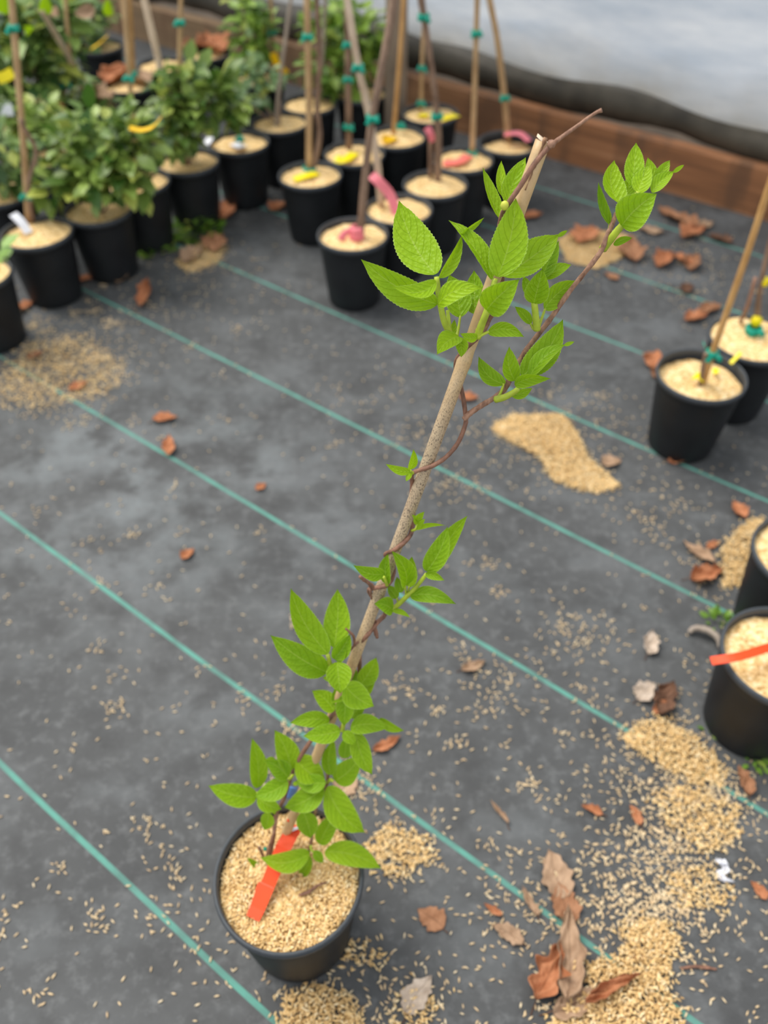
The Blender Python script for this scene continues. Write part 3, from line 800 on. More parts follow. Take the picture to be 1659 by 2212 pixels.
_, P = cane(p, inpot(p, 32, 260), [(26, 130, 0), (18, 0, 0)], 0.008, MT['cane']); tie_at(p, P, 52, .012)
_, P = cane(p, inpot(p, 75, 262), [(146, 180, -.02), (142, 0, -.02)], 0.006, MT['cane']); tie_at(p, P, 183, .013); tie_at(p, P, 172, .013)
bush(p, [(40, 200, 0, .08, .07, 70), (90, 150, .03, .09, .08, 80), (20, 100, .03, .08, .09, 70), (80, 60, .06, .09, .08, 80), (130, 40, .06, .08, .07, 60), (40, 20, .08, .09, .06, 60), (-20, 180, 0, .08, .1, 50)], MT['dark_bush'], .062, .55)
flat_tag(p, [at_y(-5, 170, p.location.y - .2), at_y(12, 165, p.location.y - .2), at_y(28, 156, p.location.y - .2)], .026, MT['yellow'], 'yellow_leaf', V3((0, .3, 1)))
flat_tag(p, [at_y(-2, 238, p.location.y - .36), at_y(28, 238, p.location.y - .36)], .026, MT['white'], 'tag', V3((0, .3, 1)))
p = potted_px(-60, 590, 'black pot at the photo edge below the pot with the white label')
bush(p, [(-15, 555, -.05, .04, .03, 12)], MT['weed'], .045, .6)

# withered leaves and fresh lime tips still hanging on those plants
def hung(root, bx, by, tx, ty, w, dy, mat='tan', name='withered_leaf'):
    y = root.location.y + dy; B = at_y(bx, by, y); T = at_y(tx, ty, y - .01)
    leaf_mesh(B, T, w / F_PX * (B - EYE).dot(FW), 10, 24, .08, .05, nv=16).build(name, MT[mat], root, root.location)
for a in ((92, 215, 78, 278, 52, -.16), (205, 18, 160, 30, 30, -.14), (112, 20, 128, 35, 26, -.14), (120, 228, 145, 240, 26, -.16, 'rust')): hung(LEFTMASS, *a)
for a in ((12, 30, 8, -20, 34, -.2), (100, 30, 98, -15, 30, -.2), (66, 70, 52, 55, 26, -.2), (235, 35, 232, -5, 24, .1)): hung(LEFTMASS, *a, 'leaf', 'leaf')

# right-hand pots
p = potted(0.6125, 1.3115, 'black pot with sunken hulls, a bent orange cane and two yellow buds', mulch=0.024)
b = inpot(p, 1518, 828, POT_H - .02); _, P = cane(p, b, [(1545, 745, 0), (1610, 560, 0), (1659, 410, 0)], 0.0058, MT['orange_cane'])
tie_at(p, P, 765, .010)
flat_tag(p, [at_z(1520, 742, POT_H + .05), at_z(1527, 762, POT_H + .03)], .014, MT['tie'], 'tie')
flat_tag(p, [at_z(1500, 812, POT_H - .005), at_z(1510, 812, POT_H), at_z(1519, 818, POT_H - .006)], .020, MT['yellow'])
flat_tag(p, [at_z(1540, 803, POT_H - .012), at_z(1552, 800, POT_H - .008)], .016, MT['yellow'])
_, _ = cane(p, inpot(p, 1513, 832, POT_H - .02), [(1519, 790, 0), (1524, 768, 0)], .004, MT['brown_stem'], 'stem', .02)
flat_tag(p, [at_z(1578, 785, POT_H + .002), at_z(1600, 762, POT_H + .02)], .008, MT['yellow'], 'tag')
p = potted(0.7470, 1.4330, 'black pot brimming with pale hulls around a teal tied dark stem', mulch=0.006)
b = inpot(p, 1635, 705, POT_H); 
mb = MB(); P, R = smooth_path([b, at_y(1640, 640, b.y), at_y(1655, 560, b.y), at_y(1675, 480, b.y)], [.007, .006, .005, .005], 6); tube(mb, P, R, 8, .1, 3); mb.build('stem', MT['brown_stem'], p, p.location)
mb = MB(); P2, R2 = smooth_path([inpot(p, 1600, 695, POT_H), at_y(1615, 660, b.y), at_y(1632, 600, b.y)], .0042, 5); tube(mb, P2, R2, 8); mb.build('stem', MT['branch'], p, p.location)
tie(p, inpot(p, 1628, 712, POT_H + .008), .014); 
mb = MB(); V_, F_ = lathe([(.0, .014), (.010, .010), (.011, .0), (.009, -.006), (0, -.008)], 14, inpot(p, 1633, 696, POT_H + .016)); mb.add(V_, F_); mb.build('bud', MT['yellow'], p, p.location)
mb = MB(); V_, F_ = lathe([(.0, .010), (.008, .008), (.009, .0), (.007, -.006), (0, -.008)], 14, at_y(1652, 610, b.y)); mb.add(V_, F_); mb.build('bud', MT['yellow'], p, p.location)
p = potted_px(1751, 1195, 'black pot only just reaching into view behind the pot with the red label')
p = potted_px(1697, 1415, 'black pot with a red label strip poking over its rim', mulch=0.018)
flat_tag(p, [at_z(1536, 1428, POT_H + .012), at_z(1600, 1417, POT_H + .020), at_z(1670, 1396, POT_H + .016), at_z(1730, 1385, POT_H - .005)], .0125, MT['red'])

# grey timber post behind the pots
mb = MB(); c = at_z(853, 262, 0); c = V3((at_z(853, 250, .1).x, at_z(853, 250, .1).y + .06, 0))
pp = SN * (WALL - .10) ; c = at_z(853, 240, .16); c = c + ray(853, 240).normalized() * 0.0
P, R = smooth_path([V3((c.x, c.y + .05, -.005)), V3((c.x + .004, c.y + .05, .4)), V3((c.x + .002, c.y + .05, 1.5))], [.036, .033, .031], 8)
tube(mb, P, R, 14, .05, 4)
tag(mb.build('timber_post', MT['post'], None, V3((c.x, c.y + .05, 0))), 'thick grey timber post standing before the board behind the amber label', 'post')

# ================================================================== THE STAKED KIWI IN FRONT
HERO = Vector((-0.1099 * KXY, 0.3690 * KXY, 0.0))
hero = empty('potted_kiwi', HERO, 'young kiwi vine twining up a tilted bamboo stake, orange label in its pot', 'potted plant')
hero_pot = make_pot(hero)
MZ = POT_H - 0.013
V, Fc = mulch_pts(0.017, 3, 20, 56, 0.002)
add_obj('mulch', V, Fc, MT['mulch'], hero)
pts = []
for _ in range(3600):
    r = 0.0775 * math.sqrt(rnd.random()); a = rnd.random() * 6.283
    pts.append((r * math.cos(a), r * math.sin(a), POT_H - 0.0155 + rnd.random() * 0.003))
V, Fc, T = hulls(pts)
ho = add_obj('loose_hulls', V, Fc, MT['hull'], hero, tone=T); ho['kind'] = 'stuff'

def sdepth(py):                       # depth of the bamboo stake along the view, by image row
    return 1.0 / (1.0204 + (1850 - py) / 1545.0 * 0.7037)
SB = at_d(603, 1835, sdepth(1835)); ST = at_d(1173, 305, sdepth(305))
# ---- stake
mb = MB()
nseg = 90; P, R = [], []
A = SB + (SB - ST).normalized() * 0.045
nodes = [0.515, 0.345, 0.80, 0.17]
for i in range(nseg + 1):
    t = i / nseg; P.append(A.lerp(ST, t) + RT * (.0042 * math.sin(math.pi * t))); r = 0.0053 + 0.0002 * min(1, t * 1.3)
    for nd in nodes:
        d = (t - nd); r += 0.0007 * math.exp(-(d / 0.008) ** 2) - 0.0004 * math.exp(-((d - 0.012) / 0.006) ** 2)
    R.append(r)
tube(mb, P, R, 20)
stake = mb.build('bamboo_stake', MT['bamboo'], hero, HERO)
# sawn top: a rim of wall round a hollow, and the split down its face
ax = (ST - SB).normalized(); e1 = ax.cross(FW).normalized(); e2 = e1.cross(ax)   # e2 points to or from the camera
if e2.dot(FW) > 0: e2 = -e2
V = []; Fc = []; seg = 20
for rr, h in ((0.0054, -0.0005), (0.0053, 0.0015), (0.0034, 0.0017), (0.0030, -0.0015)):
    for k in range(seg):
        a = 2 * math.pi * k / seg
        V.append(ST + e1 * (math.cos(a) * rr) + e2 * (math.sin(a) * rr) + ax * (h + 0.0020 * math.cos(a) * (rr / 0.0054)))
for i in range(3):
    for k in range(seg): Fc.append((i * seg + k, i * seg + (k + 1) % seg, (i + 1) * seg + (k + 1) % seg, (i + 1) * seg + k))
Fc.append(tuple(range(3 * seg, 4 * seg)))
add_obj('cut_end', V, Fc, MT['pale_cane'], stake, HERO)
mb = MB()
P, R = [], []
for i in range(14):
    t = i / 13; q = ST - ax * (t * 0.036 - 0.003) + e2 * 0.0047 + e1 * (-0.0008 + 0.0006 * t)
    P.append(q); R.append(0.0014 * (1 - 0.45 * t) * (1 + 0.25 * math.sin(i * 2.1)))
tube(mb, P, R, 8, 0.2, 6); mb.build('split', MT['bamboo_cut'], stake, HERO)

# ---- woody vine: (px, py, offset in front(-) of / behind(+) the stake centre, m)
def vine_pts(rows): return [at_d(px, py, sdepth(py) + o * .72) for px, py, o in rows]
def vine(name, rows, rad, mat, parent=hero, knob=0.16, seed=2, sub=6):
    P, R = smooth_path(vine_pts(rows), rad, sub); mb = MB(); tube(mb, P, R, 10, knob, seed)
    return mb.build(name, mat, parent, HERO)
F_, B_ = -0.011, 0.012
main = vine('vine', [(571, 1904, -.02), (575, 1887, -.015), (590, 1815, -.012), (597, 1757, -.011), (612, 1728, F_), (628, 1680, -.013), (640, 1650, F_), (671, 1601, F_), (701, 1564, -.012), (725, 1537, -.01), (752, 1500, .004), (773, 1465, .012), (777, 1425, .010), (776, 1395, -.002), (796, 1369, -.009), (815, 1345, .006), (832, 1326, .012), (828, 1300, .013), (806, 1290, .012), (797, 1276, .004), (805, 1271, F_), (834, 1265, F_), (848, 1246, .0), (850, 1220, .012), (836, 1204, .012), (834, 1196, .002), (856, 1186, F_), (883, 1161, -.006), (891, 1138, .008), (893, 1110, .012), (889, 1075, .012), (891, 1047, .006), (892, 1022, -.007), (933, 1007, F_), (965, 986, -.008), (989, 957, -.004), (1004, 921, 0), (1006, 901, .004), (1000, 856, .010), (990, 815, .012), (985, 783, .006), (1004, 754, -.006), (1028, 733, F_), (1047, 711, -.006), (1057, 690, .004), (1076, 659, .010), (1085, 620, .012), (1080, 560, .012), (1078, 500, .006), (1085, 463, -.004), (1098, 440, F_), (1125, 400, -.012), (1150, 360, -.012), (1178, 326, -.011), (1195, 309, -.010)], [.0023, .0018], MT['vine'])
vine('vine_tip', [(1193, 311, -.010), (1212, 297, -.012), (1250, 270, -.016), (1285, 245, -.022), (1300, 238, -.024)], [.0018, .0014, .0012, .0011, .0015], MT['branch'], knob=.12)
mb = MB(); V, Fc = lathe([(0, -.003), (.0026, -.0018), (.0031, 0), (.0024, .002), (0, .003)], 12, at_d(1191, 311, sdepth(311) - .0105)); mb.add(V, Fc)
mb.build('node', MT['branch'], main, HERO)
# side branch to the right, leaving the vine
sb = vine('side_branch', [(1003, 905, 0), (1015, 893, -.002), (1040, 876, -.004), (1071, 857, -.006), (1092, 838, -.008), (1107, 806, -.008), (1140, 752, -.002), (1185, 694, .004), (1230, 630, .006), (1275, 574, .006), (1299, 541, .006), (1309, 515, .008), (1320, 490, .012), (1332, 460, .016)], [.0025, .0017], MT['branch'], knob=.2, seed=9)
vine('stem', [(597, 1920, -.02), (625, 1905, -.03), (655, 1870, -.03), (671, 1824, -.025), (683, 1745, -.01), (700, 1708, -.004), (708, 1685, 0), (704, 1645, .006), (699, 1629, .008), (705, 1600, .01), (738, 1570, .004), (760, 1520, .012), (772, 1480, .014)], [.0017, .0019], MT['branch'], knob=.15, seed=11)
vine('stem', [(571, 1885, -.02), (578, 1840, -.03), (594, 1790, -.03), (600, 1750, -.02), (592, 1752, -.03)], [.0016, .0012], MT['branch'], knob=.15, seed=12)
vine('twig', [(806, 1272, F_), (799, 1262, -.015), (786, 1252, -.018), (777, 1245, -.02)], [.0022, .0017], MT['vine'], knob=.5, seed=13, sub=4)
vine('twig', [(800, 1272, -.012), (801, 1285, -.013), (803, 1294, -.013)], [.0013, .0009], MT['vine'], knob=.4, seed=14, sub=4)
vine('twig', [(766, 1394, -.01), (764, 1375, -.013), (756, 1366, -.016), (747, 1358, -.018)], [.0014, .0010], MT['vine'], knob=.4, seed=15, sub=4)
vine('twig', [(748, 1416, -.014), (757, 1404, -.012), (768, 1392, -.010), (790, 1372, .002)], [.0012, .0014], MT['vine'], knob=.3, seed=16, sub=4)
vine('twig', [(810, 1340, .008), (811, 1362, .006), (815, 1378, .004)], [.0014, .0022], MT['vine'], knob=.6, seed=17, sub=4)
vine('twig', [(560, 1830, -.03), (568, 1850, -.02), (572, 1875, -.02)], [.0016, .0018], MT['vine'], knob=.4, seed=18, sub=4)
vine('twig', [(600, 1920, -.018), (640, 1902, -.022), (668, 1885, -.03)], [.0011, .0009], MT['vine'], knob=.4, seed=19, sub=4)
V, Fc = lathe([(0, -.0024), (.0020, -.0018), (.0023, 0), (.0018, .0018), (0, .0024)], 10, at_d(573, 1834, sdepth(1834) - .012)); add_obj('tie', V, Fc, MT['tie'], hero, HERO)
# bud on the vine near the top
bd = at_d(1090, 444, sdepth(444) - .0145)
V, Fc = lathe([(0, -.0034), (.0022, -.0026), (.0031, 0), (.0024, .0022), (.0010, .0032), (0, .0034)], 12, bd)
add_obj('bud', V, Fc, MT['bud'], main, HERO)

# ---- leaves
LEAFN = [0]
def add_leaf(parent, row, D, age):
    bx, by, tx, ty, w = row[:5]
    o = dict(zip(('db', 'dt', 'roll', 'fold', 'bend', 'curve'), row[5:]))
    kw = row[-1] if isinstance(row[-1], dict) else {}
    o = {k: v for k, v in o.items() if not isinstance(v, dict)}
    db = sdepth(by) + D + o.get('db', 0) / 100; dt = 0.5 * (sdepth(by) + sdepth(ty)) + D + o.get('dt', o.get('db', 0)) / 100
    B, T = at_d(bx, by, db), at_d(tx, ty, dt)
    W = w / F_PX * (db + dt) / 2
    mb = leaf_mesh(B, T, W, o.get('roll', rnd.uniform(-14, 14)), o.get('fold', 16), o.get('bend', -0.06), o.get('curve', 0.0), tail=kw.get('tail', 0), twist=kw.get('twist', 0))
    st = kw.get('stalk')
    lf = mb.build('leaf', MT['leaf'], parent, HERO)
    lf['age'] = float(kw.get('age', age))
    if st:
        S = at_d(st[0], st[1], sdepth(st[1]) + D + st[2] / 100)
        P, R = smooth_path([S, S.lerp(B, .5) + Vector((0, 0, -.0015)), B + (T - B) * .03], [.0014, .0009], 5)
        m2 = MB(); tube(m2, P, R, 7); m2.build('petiole', MT['shoot'], parent, HERO)
def shoot(stem, rad, D, leaves, age=0.2):
    P, R = smooth_path([at_d(px, py, sdepth(py) + D + o / 100) for px, py, o in stem], rad, 5)
    mb = MB(); tube(mb, P, R, 9, .08, LEAFN[0])
    s = mb.build('shoot', MT['shoot'], hero, HERO); LEAFN[0] += 1
    for row in leaves: add_leaf(s, row, D, age)
    return s
# rows: base px, tip px, width px, base/tip depth offset (cm, - is nearer), roll, fold, bend, curve
# upper left shoot
shoot([(978, 742, 0), (968, 715, -.3), (958, 690, -.6), (948, 640, -.8), (943, 598, -.8)], [.0028, .0020], -.012, [
    (941, 592, 862, 434, 92, -.8, 1.5, 8, 14, -.05, .07),
    (945, 657, 780, 560, 66, -.8, -1.5, -20, 14, .07, .06, dict(age=.3)),
    (942, 609, 845, 618, 36, -1.2, -3.0, 30, 20, .10, .16),
    (949, 600, 998, 506, 30, -.9, .6, 30, 30, -.04, -.06),
    (946, 659, 1036, 624, 48, -1.6, -3.2, -18, 10, .08, .14, dict(tail=.15)),
    (994, 508, 1046, 470, 14, .6, 1.2, 40, 30, .0, .0)], .08)
shoot([(976, 740, -.2), (970, 700, 0), (967, 670, .2)], [.0018, .0014], -.010, [
    (995, 685, 970, 593, 60, 1.2, 2.2, 12, 16, -.05, -.04, dict(age=.5, stalk=(984, 738, 0))),
    (1026, 678, 1024, 584, 50, 1.5, 2.5, -10, 14, -.05, .0, dict(age=.45, stalk=(1032, 722, 0))),
    (992, 727, 944, 766, 46, -.8, -2.5, 22, 18, .05, -.10, dict(age=.1)),
    (992, 728, 996, 772, 30, -.9, -1.6, -25, 14, .03, .05, dict(age=.15)),
    (975, 736, 982, 690, 20, .6, 1.2, 20, 20, -.04, .0)], .25)
# upper middle shoot
shoot([(1031, 729, -.6), (1040, 703, -.9), (1052, 672, -1.2), (1062, 635, -1.0), (1070, 602, -.6)], [.0030, .0022], -.012, [
    (1075, 598, 1114, 428, 84, -1.2, -1.2, 6, 14, -.03, -.05),
    (1062, 604, 969, 476, 42, -.8, .4, 38, 34, .04, -.06, dict(age=.15)),
    (1086, 596, 1208, 506, 82, -.4, 1.2, -14, 28, -.04, -.03, dict(age=.25)),
    (1051, 670, 1122, 603, 74, -1.8, -4.0, 4, 22, .10, .03, dict(age=.35)),
    (1170, 598, 1207, 520, 32, .8, 2.0, 32, 26, -.04, .0, dict(age=.5)),
    (1204, 510, 1226, 498, 10, 1.2, 1.6, 20, 20, 0, 0),
    (1031, 728, 994, 720, 24, -1.0, -1.4, 20, 30, .06, .16, dict(age=.05))], .1)
shoot([(1031, 729, -.8), (1044, 722, -.9), (1057, 716, -1.0)], [.0014, .0010], -.012, [
    (1054, 717, 1132, 728, 34, -1.0, -1.8, 14, 14, .04, .14, dict(age=.15))], .15)
# behind the top of the stake
shoot([(1082, 470, .6), (1086, 455, .8), (1091, 440, 1.0)], [.0022, .0016], .004, [
    (1083, 476, 1043, 362, 30, .4, .8, 36, 34, -.04, .04),
    (1087, 425, 1083, 347, 26, 1.6, 2.2, 10, 24, -.03, .04),
    (1094, 440, 1136, 340, 46, 1.4, 2.4, -8, 24, -.03, .03),
    (1098, 446, 1131, 354, 48, .8, 1.6, 8, 18, -.05, .08),
    (1112, 450, 1136, 388, 34, 1.0, 1.6, -20, 20, -.03, .0)], .05)
# shoot between stake and side branch
shoot([(1160, 712, 0), (1158, 690, -.2), (1154, 652, -.4)], [.0030, .0024], -.004, [
    (1153, 655, 1172, 580, 60, -.6, -1.6, 4, 26, .06, .0, dict(age=.45)),
    (1178, 603, 1234, 572, 32, .2, .8, -20, 26, -.02, .06, dict(age=.2)),
    (1176, 668, 1247, 606, 48, .4, 1.2, 12, 18, -.05, .07, dict(age=.5, stalk=(1162, 710, 0))),
    (1147, 700, 1112, 662, 24, 0, .6, 20, 24, -.03, -.03, dict(age=.3, stalk=(1158, 712, 0))),
    (1182, 590, 1198, 540, 26, .9, 1.6, 24, 26, -.02, .0, dict(age=.55)),
    (1145, 640, 1131, 596, 24, .9, 1.5, 10, 20, -.02, .0, dict(age=.55))], .25)
# top right shoot, at the end of the side branch
shoot([(1302, 538, .6), (1318, 518, .2), (1332, 500, -.2), (1346, 482, -.4), (1366, 440, -.4), (1378, 415, -.2)], [.0032, .0020], .004, [
    (1318, 486, 1293, 394, 22, .6, .2, 55, 24, -.03, .10, dict(age=.7, stalk=(1306, 534, .6))),
    (1343, 488, 1419, 418, 84, -.8, -2.2, -4, 24, .09, .06, dict(age=.25)),
    (1340, 440, 1327, 346, 52, -.2, .8, 30, 26, -.03, .14),
    (1367, 402, 1374, 308, 46, .4, 1.2, 4, 20, -.04, .0),
    (1378, 418, 1405, 356, 44, -.4, .4, -4, 16, -.05, .04),
    (1412, 404, 1399, 340, 30, .8, 1.4, 20, 20, -.03, .0),
    (1408, 416, 1456, 370, 36, -.2, .4, -18, 28, -.03, .05),
    (1454, 372, 1478, 356, 10, .4, .6, 10, 20, 0, 0),
    (1417, 390, 1447, 346, 28, .6, 1.2, 10, 20, -.04, .0),
    (1325, 528, 1366, 514, 18, .2, .2, 20, 24, -.03, .08, dict(age=.5)),
    (1356, 430, 1360, 380, 34, .6, 1.0, 0, 16, -.03, .0)], .0)
# shoot on the side branch by the fork
shoot([(1071, 863, 0), (1090, 858, -.6), (1110, 847, -1.0), (1119, 840, -1.2)], [.0030, .0020], -.012, [
    (1128, 812, 1216, 690, 66, -1.2, -.4, -6, 18, -.05, -.08, dict(age=.3)),
    (1144, 814, 1222, 744, 36, -1.6, -1.6, -30, 16, .04, .10, dict(age=.4)),
    (1219, 746, 1241, 738, 9, -1.6, -1.6, 0, 10, 0, 0),
    (1113, 822, 1100, 749, 40, -1.6, -2.4, 30, 18, .05, .10, dict(age=.3)),
    (1112, 832, 1190, 818, 34, -2.0, -3.6, 24, 18, .06, .10, dict(age=.45, twist=25)),
    (1102, 852, 1150, 838, 24, -.4, -.2, 10, 20, -.03, -.10, dict(age=.3)),
    (1090, 830, 1034, 770, 38, .2, .6, 16, 16, -.05, .16, dict(age=.6, stalk=(1073, 862, 0)))], .3)
# tiny shoots on the middle of the vine
shoot([(891, 1022, -.4), (886, 1017, -.8)], [.0016, .0012], -.008, [
    (887, 1018, 833, 1002, 20, -.8, -1.6, 14, 14, .05, .10), (886, 1014, 893, 970, 20, -.8, -2.6, 20, 14, .05, -.05), (887, 1021, 877, 1040, 13, -1.0, -1.4, 10, 10, .05, .0)], .0)
shoot([(890, 1146, 0), (898, 1143, -.6), (902, 1132, -.8)], [.0014, .0010], -.004, [
    (901, 1136, 917, 1105, 20, -.8, -1.4, 10, 16, .03, .12), (904, 1126, 890, 1112, 11, -.8, -1.0, 20, 20, 0, 0), (899, 1144, 962, 1135, 11, -.8, -2.6, 30, 14, .06, .08), (902, 1140, 918, 1120, 10, -1.2, -1.6, 10, 10, 0, 0)], .05)
# middle shoot right of the stake
shoot([(838, 1322, .4), (850, 1315, 0), (875, 1292, -.6), (895, 1272, -1.0), (912, 1252, -1.4), (921, 1240, -1.6)], [.0028, .0016], -.006, [
    (921, 1234, 967, 1137, 50, -1.8, -2.6, -4, 16, .05, -.06, dict(age=.5)),
    (932, 1238, 1010, 1114, 44, -1.2, -1.2, -10, 16, -.04, .04, dict(age=.4)),
    (887, 1287, 980, 1304, 38, -1.2, -3.0, -8, 10, .06, .10, dict(age=.65, tail=.2)),
    (876, 1266, 846, 1190, 44, -.8, -3.0, 20, 20, .08, -.10, dict(age=.6, stalk=(878, 1292, -.4))),
    (884, 1268, 890, 1202, 36, -.6, -.8, -16, 16, -.03, .0, dict(age=.3, stalk=(876, 1292, -.4))),
    (919, 1240, 960, 1254, 20, -2.0, -2.8, 24, 20, .05, .08, dict(age=.3)),
    (848, 1319, 808, 1304, 40, -.8, -2.2, 14, 14, .06, -.10, dict(age=.6)),
    (848, 1319, 886, 1334, 13, -.4, -1.2, 14, 14, .05, .10, dict(age=.05)),
    (858, 1292, 837, 1264, 24, .2, .4, 14, 16, -.03, .0, dict(age=.5, stalk=(862, 1308, .0))),
    (867, 1280, 857, 1246, 22, .2, .4, -14, 16, -.03, .0, dict(age=.6))], .5)
shoot([(836, 1264, -.4), (834, 1256, -.8), (829, 1246, -1.2)], [.0018, .0013], -.010, [
    (830, 1238, 763, 1221, 32, -1.4, -3.6, 12, 12, .06, .10, dict(age=.55)),
    (837, 1262, 839, 1196, 30, -.6, -1.2, -20, 20, -.03, .08, dict(age=.7))], .6)
# big leaves left of the stake
shoot([(746, 1478, .2), (736, 1462, -.4), (716, 1440, -.8), (708, 1415, -1.0)], [.0032, .0020], -.012, [
    (708, 1412, 628, 1271, 60, -1.2, -2.0, 10, 14, -.04, .06, dict(age=.35)),
    (722, 1398, 729, 1272, 62, -.4, .6, -6, 16, -.05, -.03, dict(age=.3)),
    (707, 1452, 584, 1372, 66, -1.0, -2.6, -8, 14, .05, .04, dict(age=.5)),
    (722, 1424, 756, 1370, 40, -.8, -1.0, 12, 26, -.03, -.04, dict(age=.6)),
    (727, 1428, 748, 1384, 36, -.6, -.6, -30, 20, -.03, .0, dict(age=.6)),
    (728, 1430, 735, 1498, 62, -1.2, -2.8, -6, 24, .09, .0, dict(age=.3)),
    (718, 1462, 697, 1464, 16, -.4, -1.0, 0, 14, .04, .1, dict(age=.0)),
    (745, 1498, 768, 1440, 34, .2, .4, 20, 14, -.03, .0, dict(age=.6))], .4)
shoot([(776, 1480, .6), (764, 1500, 0), (750, 1530, -.6), (742, 1566, -1.0), (740, 1580, -1.2)], [.0024, .0022], -.010, [
    (778, 1480, 813, 1420, 44, .4, 1.0, 16, 16, -.04, -.04, dict(age=.15)),
    (792, 1500, 815, 1450, 30, .2, .6, -20, 16, -.02, .1, dict(age=.15)),
    (745, 1480, 808, 1526, 60, -1.2, -2.6, -6, 14, .05, -.08, dict(age=.35)),
    (748, 1498, 743, 1568, 44, -1.0, -1.4, 6, 20, .04, .0, dict(age=.55)),
    (722, 1536, 674, 1492, 42, -.2, .4, 8, 14, -.05, -.08, dict(age=.35)),
    (712, 1556, 626, 1562, 38, -.6, -1.8, -8, 14, .05, -.06, dict(age=.35)),
    (735, 1578, 655, 1590, 44, -2.0, -3.2, 4, 12, .05, .04, dict(age=.35)),
    (757, 1572, 838, 1574, 46, -1.4, -2.4, -8, 16, .05, .10, dict(age=.4)),
    (820, 1552, 873, 1578, 22, -.6, -1.0, 14, 20, .03, -.10, dict(age=.35)),
    (742, 1580, 769, 1608, 28, -1.8, -2.4, 6, 16, .05, .0, dict(age=.4)),
    (768, 1582, 804, 1673, 46, -1.2, -2.6, -8, 14, .05, -.06, dict(age=.2)),
    (754, 1548, 790, 1518, 30, -.2, .2, 14, 16, -.03, .0, dict(age=.6)),
    (736, 1524, 722, 1488, 34, .4, .8, 10, 14, -.03, .0, dict(age=.7)),
    (745, 1510, 713, 1518, 8, -1.4, -2.0, 0, 10, .02, .0, dict(age=.0))], .4)
# shoots of the lower stems
shoot([(708, 1690, 0), (714, 1684, -.4), (720, 1688, -.6)], [.0020, .0016], -.004, [
    (724, 1687, 780, 1632, 54, -.4, -.6, -8, 14, .04, -.06, dict(age=.3)),
    (715, 1674, 722, 1596, 36, -.2, .0, 16, 20, -.03, .10, dict(age=.5)),
    (744, 1638, 750, 1588, 34, .6, .8, 8, 14, -.03, .0, dict(age=.6)),
    (700, 1700, 614, 1744, 56, -1.6, -2.4, 8, 14, .06, .08, dict(age=.55)),
    (707, 1700, 788, 1798, 66, -1.4, -2.8, -6, 14, .06, -.10, dict(age=.25)),
    (704, 1690, 637, 1688, 42, -2.2, -1.6, -6, 14, .05, .04, dict(age=.4)),
    (655, 1752, 671, 1811, 48, -.8, -1.6, 8, 14, .05, .04, dict(age=.5))], .4)
shoot([(634, 1672, 0), (628, 1680, -.6), (622, 1684, -1.0)], [.0020, .0016], -.010, [
    (629, 1664, 593, 1577, 54, -.6, -.4, 8, 14, .04, -.06, dict(age=.35)),
    (622, 1680, 573, 1643, 44, -1.4, -2.0, -8, 16, .05, -.08, dict(age=.55)),
    (622, 1688, 549, 1720, 48, -1.6, -3.0, 6, 16, .06, .08, dict(age=.65)),
    (640, 1640, 702, 1680, 62, .2, .4, -6, 14, .04, -.10, dict(age=.1)),
    (594, 1640, 570, 1645, 15, -.2, -.4, 0, 14, .03, .0, dict(age=.3)),
    (634, 1690, 642, 1697, 9, -1.4, -1.6, 0, 10, .0, .0, dict(age=.0))], .4)
shoot([(594, 1756, -.6), (580, 1746, -1.2), (566, 1730, -1.8), (556, 1712, -2.0)], [.0018, .0014], -.008, [
    (555, 1722, 450, 1697, 52, -2.0, -3.4, 6, 14, .05, .06, dict(age=.45)),
    (557, 1702, 544, 1594, 42, -1.6, -1.4, 10, 14, .03, -.05, dict(age=.3)),
    (556, 1722, 608, 1748, 36, -2.4, -2.8, -6, 14, .05, -.08, dict(age=.35)),
    (580, 1754, 571, 1793, 32, -1.8, -2.2, 8, 14, .05, .06, dict(age=.4)),
    (588, 1757, 594, 1748, 12, -1.6, -2.2, 0, 10, .0, .0, dict(age=.0))], .4)
shoot([(671, 1826, -2.4), (674, 1838, -3.0), (690, 1840, -3.2)], [.0016, .0014], -.004, [
    (669, 1843, 562, 1852, 48, -3.2, -4.4, 4, 14, .06, .14, dict(age=.45)),
    (702, 1840, 823, 1876, 54, -3.2, -4.6, -6, 14, .06, .08, dict(age=.25)),
    (691, 1824, 735, 1748, 42, -2.8, -2.8, 6, 16, .04, .04, dict(age=.4)),
    (679, 1838, 698, 1864, 22, -3.4, -3.8, 6, 16, .04, .0, dict(age=.5)),
    (671, 1850, 643, 1899, 26, -3.0, -2.8, 6, 16, .05, .06, dict(age=.5))], .4)
shoot([(572, 1890, -2.0), (568, 1882, -2.4)], [.0010, .0008], -.004, [
    (566, 1880, 533, 1852, 15, -2.4, -2.6, 6, 16, .04, .0, dict(age=.6)), (570, 1880, 562, 1896, 10, -2.6, -2.6, 6, 16, .04, .0, dict(age=.6))], .5)
